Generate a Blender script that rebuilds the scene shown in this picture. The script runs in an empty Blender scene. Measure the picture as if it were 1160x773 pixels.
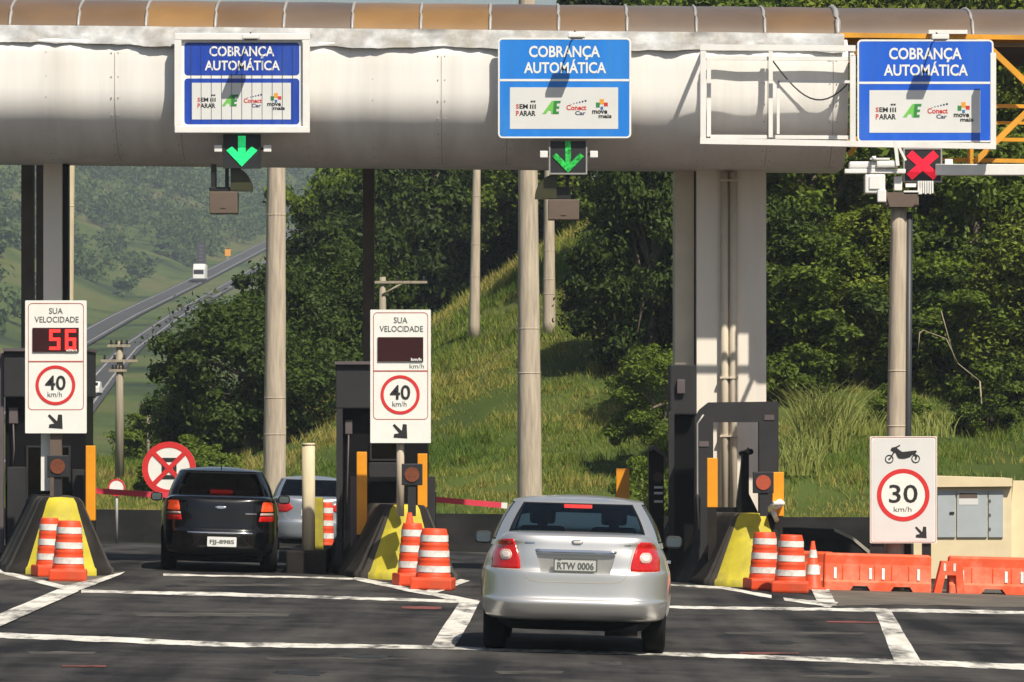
import bpy, bmesh, math, random
import numpy as np
from mathutils import Vector, Matrix
from mathutils.bvhtree import BVHTree

rad = math.radians
random.seed(7)
RNG = np.random.default_rng(11)
scene = bpy.context.scene
COL = scene.collection

# ------------------------------------------------------------------ camera
F, CX, HY, EYE = 5500.0, 580.0, 489.0, 2.15      # focal length in photo pixels, horizon row, eye height
cam_d = bpy.data.cameras.new("camera")
cam = bpy.data.objects.new("camera", cam_d)
COL.objects.link(cam)
cam.location = (0, 0, EYE)
cam.rotation_euler = (rad(90), 0, 0)
cam_d.sensor_width = 36.0
cam_d.lens = 36.0 * F / 1160.0
cam_d.shift_y = (HY - 386.5) / 1160.0
cam_d.clip_start = 0.5
cam_d.clip_end = 8000
scene.camera = cam

# ------------------------------------------------------------------ light
SUN_AZ, SUN_EL = 31.0, 52.5                      # sun behind the camera, to the right
sv = Vector((math.sin(rad(SUN_AZ)) * math.cos(rad(SUN_EL)),
             -math.cos(rad(SUN_AZ)) * math.cos(rad(SUN_EL)),
             math.sin(rad(SUN_EL))))
world = bpy.data.worlds.new("World")
scene.world = world
world.use_nodes = True
wn = world.node_tree.nodes
sky = wn.new("ShaderNodeTexSky")
sky.sky_type = 'NISHITA'
sky.sun_disc = False
sky.sun_elevation = rad(SUN_EL)
sky.sun_rotation = math.atan2(sv.x, sv.y)
sky.air_density = 1.2
sky.dust_density = 2.0
world.node_tree.links.new(sky.outputs[0], wn["Background"].inputs[0])
wn["Background"].inputs[1].default_value = 0.062
sun_d = bpy.data.lights.new("sun", 'SUN')
sun_d.energy = 5.0
sun_d.angle = rad(0.5)
sun_d.color = (1.0, 0.93, 0.80)
sun = bpy.data.objects.new("sun", sun_d)
COL.objects.link(sun)
sun.rotation_euler = sv.to_track_quat('Z', 'Y').to_euler()
scene.view_settings.view_transform = 'Standard'
scene.view_settings.look = 'None'
scene.view_settings.gamma = 1.0
scene.view_settings.use_curve_mapping = False
scene.view_settings.exposure = 0.34
scene.render.engine = 'CYCLES'
scene.cycles.max_bounces = 8
scene.cycles.transparent_max_bounces = 12
scene.cycles.volume_bounces = 0

# ------------------------------------------------------------------ helpers: places
def P(px, py, Y):
    return Vector(((px - CX) * Y / F, Y, EYE - (py - HY) * Y / F))
def XA(px, Y): return (px - CX) * Y / F
def ZA(py, Y): return EYE - (py - HY) * Y / F
def gz(x): return -0.028 * max(-13.0, min(13.0, x))
def gz2(x, Y): return gz(x) - 0.0165 * max(0.0, min(29.0, Y - 76.0))
def hill_base(X): return np.interp(X, [3.4, 5.2], [105.5, 93.5])
def G(px, py):                                   # where a sight line meets the cross-falling road
    Y = EYE * F / ((py - HY) - 0.028 * (px - CX))
    x = (px - CX) * Y / F
    return Vector((x, Y, gz(x)))
def sst(t):
    t = np.clip(t, 0, 1)
    return t * t * (3 - 2 * t)

# ------------------------------------------------------------------ helpers: materials
def nt(name):
    m = bpy.data.materials.new(name)
    m.use_nodes = True
    n = m.node_tree.nodes
    return m, n, m.node_tree.links, n["Principled BSDF"]

def pmat(name, col, rough=0.6, metal=0.0, var=0.12, scale=3.0, bump=0.0, coat=0.0, emit=0.0, spec=0.5, dirt=None, dirt_amt=0.3, stretch=(1, 1, 1), dirt_pos=(0.48, 0.72)):
    m, n, l, b = nt(name)
    tc = n.new("ShaderNodeTexCoord")
    mp = n.new("ShaderNodeMapping"); mp.inputs['Scale'].default_value = stretch
    l.new(tc.outputs['Object'], mp.inputs[0])
    nz = n.new("ShaderNodeTexNoise"); nz.inputs['Scale'].default_value = scale; nz.inputs['Detail'].default_value = 6
    l.new(mp.outputs[0], nz.inputs[0])
    rp = n.new("ShaderNodeValToRGB")
    rp.color_ramp.elements[0].position = 0.3; rp.color_ramp.elements[1].position = 0.7
    rp.color_ramp.elements[0].color = tuple(max(0, c * (1 - var)) for c in col) + (1,)
    rp.color_ramp.elements[1].color = tuple(min(1, c * (1 + var)) for c in col) + (1,)
    l.new(nz.outputs[0], rp.inputs[0])
    out = rp.outputs[0]
    if dirt:
        n2 = n.new("ShaderNodeTexNoise"); n2.inputs['Scale'].default_value = scale * 0.45; n2.inputs['Detail'].default_value = 9
        n2.inputs['Roughness'].default_value = 0.7
        l.new(mp.outputs[0], n2.inputs[0])
        r2 = n.new("ShaderNodeValToRGB"); r2.color_ramp.elements[0].position = dirt_pos[0]; r2.color_ramp.elements[1].position = dirt_pos[1]
        r2.color_ramp.elements[1].color = (dirt_amt,) * 3 + (1,)
        l.new(n2.outputs[0], r2.inputs[0])
        mx = n.new("ShaderNodeMixRGB"); mx.inputs[2].default_value = tuple(dirt) + (1,)
        l.new(r2.outputs[0], mx.inputs[0]); l.new(out, mx.inputs[1])
        out = mx.outputs[0]
    l.new(out, b.inputs['Base Color'])
    b.inputs['Roughness'].default_value = rough
    b.inputs['Metallic'].default_value = metal
    b.inputs['Coat Weight'].default_value = coat
    b.inputs['Coat Roughness'].default_value = 0.04
    b.inputs['Specular IOR Level'].default_value = spec
    if emit:
        b.inputs['Emission Color'].default_value = tuple(col) + (1,)
        b.inputs['Emission Strength'].default_value = emit
    if bump:
        bp = n.new("ShaderNodeBump"); bp.inputs['Strength'].default_value = bump; bp.inputs['Distance'].default_value = 0.02
        l.new(nz.outputs[0], bp.inputs['Height']); l.new(bp.outputs[0], b.inputs['Normal'])
    return m

def glass_mat(name, tint=(0.75, 0.85, 0.8), refl=0.12):
    m, n, l, b = nt(name)
    n.remove(b)
    tr = n.new("ShaderNodeBsdfTransparent"); tr.inputs[0].default_value = tuple(tint) + (1,)
    gl = n.new("ShaderNodeBsdfGlossy"); gl.inputs['Roughness'].default_value = 0.02
    fr = n.new("ShaderNodeFresnel"); fr.inputs[0].default_value = 1.5
    nz = n.new("ShaderNodeTexNoise"); nz.inputs['Scale'].default_value = 4
    ad = n.new("ShaderNodeMath"); ad.operation = 'MULTIPLY_ADD'; ad.inputs[1].default_value = refl * 0.4; 
    l.new(nz.outputs[0], ad.inputs[0]); l.new(fr.outputs[0], ad.inputs[2])
    mx = n.new("ShaderNodeMixShader")
    l.new(ad.outputs[0], mx.inputs[0]); l.new(tr.outputs[0], mx.inputs[1]); l.new(gl.outputs[0], mx.inputs[2])
    l.new(mx.outputs[0], n["Material Output"].inputs[0])
    return m

def leaf_mat(name, dark, light, transl=0.28, island=True):
    m, n, l, b = nt(name)
    geo = n.new("ShaderNodeNewGeometry")
    oi = n.new("ShaderNodeObjectInfo")
    tc = n.new("ShaderNodeTexCoord")
    nz = n.new("ShaderNodeTexNoise"); nz.inputs['Scale'].default_value = 0.9; nz.inputs['Detail'].default_value = 4
    l.new(tc.outputs['Object'], nz.inputs[0])
    a1 = n.new("ShaderNodeMath"); a1.operation = 'MULTIPLY_ADD'; a1.inputs[1].default_value = 0.5
    l.new(geo.outputs['Random Per Island'], a1.inputs[0]); l.new(nz.outputs[0], a1.inputs[2])
    a2 = n.new("ShaderNodeMath"); a2.operation = 'MULTIPLY_ADD'; a2.inputs[1].default_value = 0.42
    l.new(oi.outputs['Random'], a2.inputs[0]); l.new(a1.outputs[0], a2.inputs[2])
    rp = n.new("ShaderNodeValToRGB")
    rp.color_ramp.elements[0].position = 0.42; rp.color_ramp.elements[0].color = tuple(dark) + (1,)
    rp.color_ramp.elements[1].position = 1.08 if False else 1.0; rp.color_ramp.elements[1].color = tuple(light) + (1,)
    l.new(a2.outputs[0], rp.inputs[0])
    l.new(rp.outputs[0], b.inputs['Base Color'])
    b.inputs['Roughness'].default_value = 0.55
    b.inputs['Specular IOR Level'].default_value = 0.15
    tr = n.new("ShaderNodeBsdfTranslucent")
    l.new(rp.outputs[0], tr.inputs[0])
    mx = n.new("ShaderNodeMixShader"); mx.inputs[0].default_value = transl
    l.new(b.outputs[0], mx.inputs[1]); l.new(tr.outputs[0], mx.inputs[2])
    l.new(mx.outputs[0], n["Material Output"].inputs[0])
    return m

M = {}
M['white_paint'] = pmat('white_paint', (0.78, 0.77, 0.74), 0.45, var=0.05, dirt=(0.5, 0.46, 0.4), dirt_amt=0.35)
M['sign_white'] = pmat('sign_white', (0.80, 0.79, 0.74), 0.5, var=0.03, scale=6, dirt=(0.62, 0.58, 0.48), dirt_amt=0.3)
M['sign_grey'] = pmat('sign_grey', (0.66, 0.66, 0.64), 0.5, var=0.03)
M['sign_blue'] = pmat('sign_blue', (0.012, 0.20, 0.68), 0.42, var=0.08, scale=2.0, dirt=(0.072, 0.280, 0.578), dirt_amt=0.4, stretch=(3, 1, 0.5))
M['sign_navy'] = pmat('sign_navy', (0.010, 0.055, 0.40), 0.42, var=0.08, scale=2.0, dirt=(0.070, 0.135, 0.340), dirt_amt=0.4, stretch=(3, 1, 0.5))
M['sign_royal'] = pmat('sign_royal', (0.010, 0.105, 0.60), 0.42, var=0.08, scale=2.0, dirt=(0.070, 0.185, 0.510), dirt_amt=0.4, stretch=(3, 1, 0.5))
M['sign_red'] = pmat('sign_red', (0.62, 0.03, 0.03), 0.45, var=0.08)
M['sign_line'] = pmat('sign_line', (0.42, 0.10, 0.08), 0.5, var=0.15)
M['ink'] = pmat('ink', (0.02, 0.02, 0.02), 0.5, var=0.1)
M['ink_grey'] = pmat('ink_grey', (0.10, 0.11, 0.10), 0.5, var=0.1)
M['logo_green'] = pmat('logo_green', (0.16, 0.50, 0.08), 0.5, var=0.05)
M['logo_dark_green'] = pmat('logo_dark_green', (0.03, 0.22, 0.05), 0.5, var=0.05)
M['logo_orange'] = pmat('logo_orange', (0.75, 0.33, 0.03), 0.5, var=0.05)
M['logo_red'] = pmat('logo_red', (0.55, 0.04, 0.03), 0.5, var=0.05)
M['logo_blue'] = pmat('logo_blue', (0.05, 0.16, 0.42), 0.5, var=0.05)
M['logo_navy'] = pmat('logo_navy', (0.05, 0.06, 0.14), 0.5, var=0.05)
M['cladding'] = pmat('cladding', (0.80, 0.775, 0.74), 0.5, var=0.05, scale=1.1, dirt=(0.44, 0.38, 0.31), dirt_amt=0.35, stretch=(3.2, 1, 0.22), dirt_pos=(0.45, 0.75))
M['seam'] = pmat('seam', (0.40, 0.36, 0.31), 0.7)
M['foil'] = pmat('foil', (0.40, 0.405, 0.41), 0.6, metal=0.1, var=0.3, scale=4, bump=0.9, dirt=(0.22, 0.195, 0.16), dirt_amt=0.85, dirt_pos=(0.42, 0.65))
M['canopy'] = pmat('canopy', (0.155, 0.092, 0.045), 0.35, var=0.15, scale=1.2, coat=0.2, dirt=(0.13, 0.10, 0.075), dirt_amt=0.5)
M['canopy_amber'] = pmat('canopy_amber', (0.235, 0.13, 0.045), 0.35, var=0.15, scale=1.2, coat=0.2, dirt=(0.16, 0.11, 0.07), dirt_amt=0.5)
M['canopy_grey'] = pmat('canopy_grey', (0.13, 0.09, 0.062), 0.4, var=0.15, scale=1.2, coat=0.2, dirt=(0.11, 0.095, 0.08), dirt_amt=0.5)
M['rib_grey'] = pmat('rib_grey', (0.36, 0.34, 0.32), 0.5, metal=0.2)
M['rust_rail'] = pmat('rust_rail', (0.42, 0.14, 0.03), 0.7, var=0.5, scale=9)
M['yellow_steel'] = pmat('yellow_steel', (0.72, 0.33, 0.02), 0.5, var=0.12, dirt=(0.35, 0.17, 0.05), dirt_amt=0.5)
M['yellow_bar'] = pmat('yellow_bar', (0.78, 0.30, 0.008), 0.45, var=0.08, dirt=(0.45, 0.2, 0.03), dirt_amt=0.35)
M['yellow_nose'] = pmat('yellow_nose', (0.47, 0.39, 0.02), 0.7, var=0.25, scale=2.8, dirt=(0.15, 0.135, 0.06), dirt_amt=0.85)
M['nose_dark'] = pmat('nose_dark', (0.022, 0.019, 0.017), 0.85, var=0.3, scale=3, spec=0.15, dirt=(0.06, 0.052, 0.043), dirt_amt=0.6)
M['nose_grey'] = pmat('nose_grey', (0.075, 0.066, 0.055), 0.85, var=0.25, scale=3, spec=0.15, dirt=(0.03, 0.028, 0.025), dirt_amt=0.7)
M['booth_grey'] = pmat('booth_grey', (0.026, 0.026, 0.028), 0.65, var=0.12, spec=0.3, dirt=(0.045, 0.042, 0.038), dirt_amt=0.35)
M['booth_lightgrey'] = pmat('booth_lightgrey', (0.11, 0.09, 0.095), 0.6, var=0.12, spec=0.3)
M['booth_black'] = pmat('booth_black', (0.005, 0.005, 0.006), 0.5, var=0.2, spec=0.2)
M['column_white'] = pmat('column_white', (0.80, 0.74, 0.65), 0.7, var=0.05, scale=1.5, dirt=(0.5, 0.43, 0.35), dirt_amt=0.4, stretch=(2, 2, 0.3))
M['column_brown'] = pmat('column_brown', (0.11, 0.085, 0.068), 0.7, var=0.2)
M['pipe_cream'] = pmat('pipe_cream', (0.62, 0.54, 0.42), 0.55, var=0.06)
M['brown_box'] = pmat('brown_box', (0.125, 0.09, 0.068), 0.6, var=0.15, dirt=(0.075, 0.055, 0.045), dirt_amt=0.5)
M['black_plastic'] = pmat('black_plastic', (0.015, 0.015, 0.016), 0.45, var=0.2)
M['dark_lens'] = pmat('dark_lens', (0.045, 0.045, 0.022), 0.3, var=0.15)
M['signal_black'] = pmat('signal_black', (0.018, 0.019, 0.022), 0.5, var=0.15)
M['signal_rim'] = pmat('signal_rim', (0.30, 0.29, 0.28), 0.5, var=0.1)
M['led_green'] = pmat('led_green', (0.015, 0.74, 0.20), 0.4, var=0.5, scale=55, emit=0.8)
M['led_green_dim'] = pmat('led_green_dim', (0.02, 0.40, 0.06), 0.4, var=0.85, scale=22, emit=0.28)
M['led_red'] = pmat('led_red', (0.80, 0.010, 0.035), 0.4, var=0.18, scale=60, emit=0.9)
M['led_digit'] = pmat('led_digit', (0.98, 0.03, 0.025), 0.4, var=0.05, emit=1.0)
M['led_screen'] = pmat('led_screen', (0.035, 0.006, 0.007), 0.3, var=0.1)
M['lamp_amber'] = pmat('lamp_amber', (0.17, 0.05, 0.022), 0.4, var=0.35, scale=40)
M['lamp_red'] = pmat('lamp_red', (0.40, 0.075, 0.035), 0.4, var=0.15, scale=40)
M['concrete_pole'] = pmat('concrete_pole', (0.45, 0.375, 0.285), 0.9, var=0.2, scale=3.0, bump=0.6, dirt=(0.19, 0.16, 0.13), dirt_amt=0.7, stretch=(5, 5, 0.45))
M['wood_pole'] = pmat('wood_pole', (0.30, 0.255, 0.19), 0.85, var=0.2, scale=3, bump=0.3, stretch=(6, 6, 0.4))
M['straw_post'] = pmat('straw_post', (0.52, 0.44, 0.29), 0.8, var=0.15, scale=3, stretch=(4, 4, 0.6))
M['black_pipe'] = pmat('black_pipe', (0.03, 0.032, 0.035), 0.5)
M['orange'] = pmat('orange', (0.70, 0.062, 0.011), 0.55, var=0.14, scale=5, dirt=(0.34, 0.075, 0.03), dirt_amt=0.8)
M['orange_faded'] = pmat('orange_faded', (0.76, 0.095, 0.026), 0.55, var=0.12, scale=5, dirt=(0.66, 0.27, 0.17), dirt_amt=0.75)
M['reflective'] = pmat('reflective', (0.74, 0.72, 0.68), 0.4, var=0.12, scale=14, dirt=(0.40, 0.34, 0.29), dirt_amt=0.85)
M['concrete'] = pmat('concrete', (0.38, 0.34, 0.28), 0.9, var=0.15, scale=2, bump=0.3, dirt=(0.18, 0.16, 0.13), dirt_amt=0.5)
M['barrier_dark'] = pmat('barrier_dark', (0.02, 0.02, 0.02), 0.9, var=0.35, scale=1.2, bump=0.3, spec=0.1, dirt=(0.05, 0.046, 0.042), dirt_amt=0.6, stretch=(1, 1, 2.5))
M['cream_wall'] = pmat('cream_wall', (0.74, 0.62, 0.40), 0.8, var=0.06, dirt=(0.5, 0.4, 0.26), dirt_amt=0.3)
M['metal_door'] = pmat('metal_door', (0.42, 0.46, 0.48), 0.5, var=0.06, metal=0.1)
M['boom_red'] = pmat('boom_red', (0.68, 0.05, 0.085), 0.45, var=0.1)
M['road_white'] = pmat('road_white', (0.60, 0.57, 0.51), 0.8, var=0.2, scale=3.5, dirt=(0.085, 0.08, 0.075), dirt_amt=1.0, dirt_pos=(0.47, 0.62), stretch=(1.6, 0.35, 1))
M['tyre'] = pmat('tyre', (0.008, 0.008, 0.008), 0.9, var=0.2, spec=0.15)
M['rim'] = pmat('rim', (0.5, 0.5, 0.5), 0.3, metal=0.9)
M['chrome'] = pmat('chrome', (0.75, 0.76, 0.78), 0.12, metal=1.0, var=0.03)
M['lens_red'] = pmat('lens_red', (0.50, 0.008, 0.006), 0.15, var=0.2, scale=30, coat=0.5, emit=0.03)
M['lens_red_lit'] = pmat('lens_red_lit', (0.95, 0.03, 0.03), 0.2, var=0.08, emit=0.8)
M['lens_amber'] = pmat('lens_amber', (0.80, 0.075, 0.018), 0.15, var=0.25, scale=25, coat=0.5, emit=0.35)
M['lens_white'] = pmat('lens_white', (0.62, 0.42, 0.36), 0.12, var=0.08, scale=25, coat=1.0)
M['lens_pale'] = pmat('lens_pale', (0.78, 0.66, 0.60), 0.12, var=0.15, scale=40, coat=1.0)
M['plate_grey'] = pmat('plate_grey', (0.50, 0.50, 0.48), 0.4, var=0.05)
M['plate_white'] = pmat('plate_white', (0.72, 0.72, 0.70), 0.4, var=0.05)
M['interior'] = pmat('interior', (0.010, 0.0105, 0.012), 0.9, var=0.1, spec=0.1)
M['paint_silver'] = pmat('paint_silver', (0.65, 0.64, 0.62), 0.33, metal=0.75, var=0.015, scale=2, coat=0.6)
M['paint_black'] = pmat('paint_black', (0.002, 0.002, 0.0025), 0.22, var=0.1, coat=0.6, spec=0.3)
M['paint_blue_silver'] = pmat('paint_blue_silver', (0.34, 0.365, 0.40), 0.3, metal=0.6, var=0.03, coat=0.6)
M['car_glass'] = glass_mat('car_glass', (0.84, 0.97, 0.88), 0.02)
M['car_glass_dark'] = glass_mat('car_glass_dark', (0.10, 0.11, 0.11), 0.03)
M['mirror'] = pmat('mirror', (0.62, 0.80, 0.92), 0.03, metal=1.0, var=0.02)  # blue tint paints in the sky that the door mirrors would reflect
M['bark'] = pmat('bark', (0.13, 0.10, 0.075), 0.9, var=0.3, scale=6, bump=0.4)
M['leaf_mid'] = leaf_mat('leaf_mid', (0.005, 0.014, 0.003), (0.118, 0.170, 0.018))
M['leaf_dark'] = leaf_mat('leaf_dark', (0.003, 0.010, 0.003), (0.054, 0.086, 0.013))
M['leaf_bright'] = leaf_mat('leaf_bright', (0.008, 0.022, 0.004), (0.185, 0.225, 0.022))
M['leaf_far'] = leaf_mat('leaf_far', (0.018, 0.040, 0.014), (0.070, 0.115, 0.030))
M['tall_grass'] = leaf_mat('tall_grass', (0.07, 0.11, 0.02), (0.26, 0.28, 0.07))
M['straw'] = pmat('straw', (0.30, 0.25, 0.16), 0.8)

def grass_material(name, blade):
    m, n, l, b = nt(name)
    tc = n.new("ShaderNodeTexCoord")
    n1 = n.new("ShaderNodeTexNoise"); n1.inputs['Scale'].default_value = 0.16; n1.inputs['Detail'].default_value = 5
    l.new(tc.outputs['Object'], n1.inputs[0])
    rp = n.new("ShaderNodeValToRGB"); e = rp.color_ramp.elements
    e[0].position = 0.32; e[0].color = (0.080, 0.150, 0.018, 1)
    e[1].position = 0.61; e[1].color = (0.36, 0.30, 0.085, 1)
    x = e.new(0.47); x.color = (0.195, 0.245, 0.035, 1)
    n2 = n.new("ShaderNodeTexNoise"); n2.inputs['Scale'].default_value = 2.4; n2.inputs['Detail'].default_value = 3
    l.new(tc.outputs['Object'], n2.inputs[0])
    a = n.new("ShaderNodeMath"); a.operation = 'MULTIPLY_ADD'; a.inputs[1].default_value = 0.28
    l.new(n2.outputs[0], a.inputs[0]); l.new(n1.outputs[0], a.inputs[2])
    s = n.new("ShaderNodeMath"); s.operation = 'SUBTRACT'; s.inputs[1].default_value = 0.13
    l.new(a.outputs[0], s.inputs[0])
    fac = s.outputs[0]
    if blade:
        geo = n.new("ShaderNodeNewGeometry")
        a3 = n.new("ShaderNodeMath"); a3.operation = 'MULTIPLY_ADD'; a3.inputs[1].default_value = 0.22
        l.new(geo.outputs['Random Per Island'], a3.inputs[0]); l.new(fac, a3.inputs[2])
        s2 = n.new("ShaderNodeMath"); s2.operation = 'SUBTRACT'; s2.inputs[1].default_value = 0.11
        l.new(a3.outputs[0], s2.inputs[0]); fac = s2.outputs[0]
    l.new(fac, rp.inputs[0])
    l.new(rp.outputs[0], b.inputs['Base Color'])
    b.inputs['Roughness'].default_value = 0.75
    b.inputs['Specular IOR Level'].default_value = 0.2
    if blade:
        tr = n.new("ShaderNodeBsdfTranslucent"); l.new(rp.outputs[0], tr.inputs[0])
        mx = n.new("ShaderNodeMixShader"); mx.inputs[0].default_value = 0.35
        l.new(b.outputs[0], mx.inputs[1]); l.new(tr.outputs[0], mx.inputs[2])
        l.new(mx.outputs[0], n["Material Output"].inputs[0])
    return m
M['grass'] = grass_material('grass_blades', True)

def terrain_material():
    m, n, l, b = nt('terrain')
    tc = n.new("ShaderNodeTexCoord")
    n1 = n.new("ShaderNodeTexNoise"); n1.inputs['Scale'].default_value = 0.022; n1.inputs['Detail'].default_value = 8; n1.inputs['Roughness'].default_value = 0.65
    l.new(tc.outputs['Object'], n1.inputs[0])
    rp = n.new("ShaderNodeValToRGB"); e = rp.color_ramp.elements
    e[0].position = 0.36; e[0].color = (0.022, 0.040, 0.012, 1)
    e[1].position = 0.70; e[1].color = (0.16, 0.13, 0.05, 1)
    x = e.new(0.50); x.color = (0.082, 0.115, 0.024, 1)
    l.new(n1.outputs[0], rp.inputs[0])
    n2 = n.new("ShaderNodeTexNoise"); n2.inputs['Scale'].default_value = 0.35; n2.inputs['Detail'].default_value = 5
    l.new(tc.outputs['Object'], n2.inputs[0])
    mx = n.new("ShaderNodeMixRGB"); mx.blend_type = 'MULTIPLY'; mx.inputs[0].default_value = 0.55
    l.new(rp.outputs[0], mx.inputs[1]); l.new(n2.outputs[0], mx.inputs[2])
    l.new(mx.outputs[0], b.inputs['Base Color'])
    b.inputs['Roughness'].default_value = 0.95
    b.inputs['Specular IOR Level'].default_value = 0.1
    return m
M['terrain'] = terrain_material()

def asphalt_material():
    m, n, l, b = nt('asphalt')
    tc = n.new("ShaderNodeTexCoord")
    mp = n.new("ShaderNodeMapping"); mp.inputs['Scale'].default_value = (1, 0.25, 1)
    l.new(tc.outputs['Object'], mp.inputs[0])
    n1 = n.new("ShaderNodeTexNoise"); n1.inputs['Scale'].default_value = 0.8; n1.inputs['Detail'].default_value = 9; n1.inputs['Roughness'].default_value = 0.65
    l.new(mp.outputs[0], n1.inputs[0])
    rp = n.new("ShaderNodeValToRGB"); e = rp.color_ramp.elements
    e[0].position = 0.34; e[0].color = (0.013, 0.013, 0.0145, 1)
    e[1].position = 0.75; e[1].color = (0.072, 0.067, 0.062, 1)
    m3 = n.new("ShaderNodeMapping"); m3.inputs['Scale'].default_value = (1.6, 0.05, 1); l.new(tc.outputs['Object'], m3.inputs[0])
    n3 = n.new("ShaderNodeTexNoise"); n3.inputs['Scale'].default_value = 1.0; n3.inputs['Detail'].default_value = 5; l.new(m3.outputs[0], n3.inputs[0])
    m4 = n.new("ShaderNodeMapping"); m4.inputs['Scale'].default_value = (0.5, 0.9, 1); l.new(tc.outputs['Object'], m4.inputs[0])
    n4 = n.new("ShaderNodeTexNoise"); n4.inputs['Scale'].default_value = 1.3; n4.inputs['Detail'].default_value = 10; n4.inputs['Roughness'].default_value = 0.75; l.new(m4.outputs[0], n4.inputs[0])
    av = n.new("ShaderNodeMath"); av.operation = 'MULTIPLY_ADD'; av.inputs[1].default_value = 0.6; l.new(n3.outputs[0], av.inputs[0]); l.new(n1.outputs[0], av.inputs[2])
    aw = n.new("ShaderNodeMath"); aw.operation = 'MULTIPLY_ADD'; aw.inputs[1].default_value = 0.7; l.new(n4.outputs[0], aw.inputs[0]); l.new(av.outputs[0], aw.inputs[2])
    ax = n.new("ShaderNodeMath"); ax.operation = 'SUBTRACT'; ax.inputs[1].default_value = 0.65; l.new(aw.outputs[0], ax.inputs[0])
    l.new(ax.outputs[0], rp.inputs[0])
    n2 = n.new("ShaderNodeTexNoise"); n2.inputs['Scale'].default_value = 45; n2.inputs['Detail'].default_value = 2
    l.new(tc.outputs['Object'], n2.inputs[0])
    r2 = n.new("ShaderNodeValToRGB"); r2.color_ramp.elements[0].position = 0.66; r2.color_ramp.elements[1].position = 0.78
    r2.color_ramp.elements[1].color = (0.5, 0.5, 0.5, 1)
    l.new(n2.outputs[0], r2.inputs[0])
    mx = n.new("ShaderNodeMixRGB"); mx.inputs[2].default_value = (0.16, 0.15, 0.135, 1)
    l.new(r2.outputs[0], mx.inputs[0]); l.new(rp.outputs[0], mx.inputs[1])
    l.new(mx.outputs[0], b.inputs['Base Color'])
    b.inputs['Roughness'].default_value = 0.9
    b.inputs['Specular IOR Level'].default_value = 0.1
    bp = n.new("ShaderNodeBump"); bp.inputs['Strength'].default_value = 0.25; bp.inputs['Distance'].default_value = 0.01
    l.new(n2.outputs[0], bp.inputs['Height']); l.new(bp.outputs[0], b.inputs['Normal'])
    return m
M['asphalt'] = asphalt_material()
M['far_line'] = pmat('far_line', (0.22, 0.22, 0.21), 0.9, var=0.3, scale=0.2)
M['far_asphalt'] = pmat('far_asphalt', (0.055, 0.054, 0.055), 0.9, var=0.12, scale=0.15, spec=0.1)
M['dirt_strip'] = pmat('dirt_strip', (0.105, 0.088, 0.068), 0.95, var=0.35, scale=1.4, dirt=(0.05, 0.045, 0.04), dirt_amt=0.8)

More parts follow.
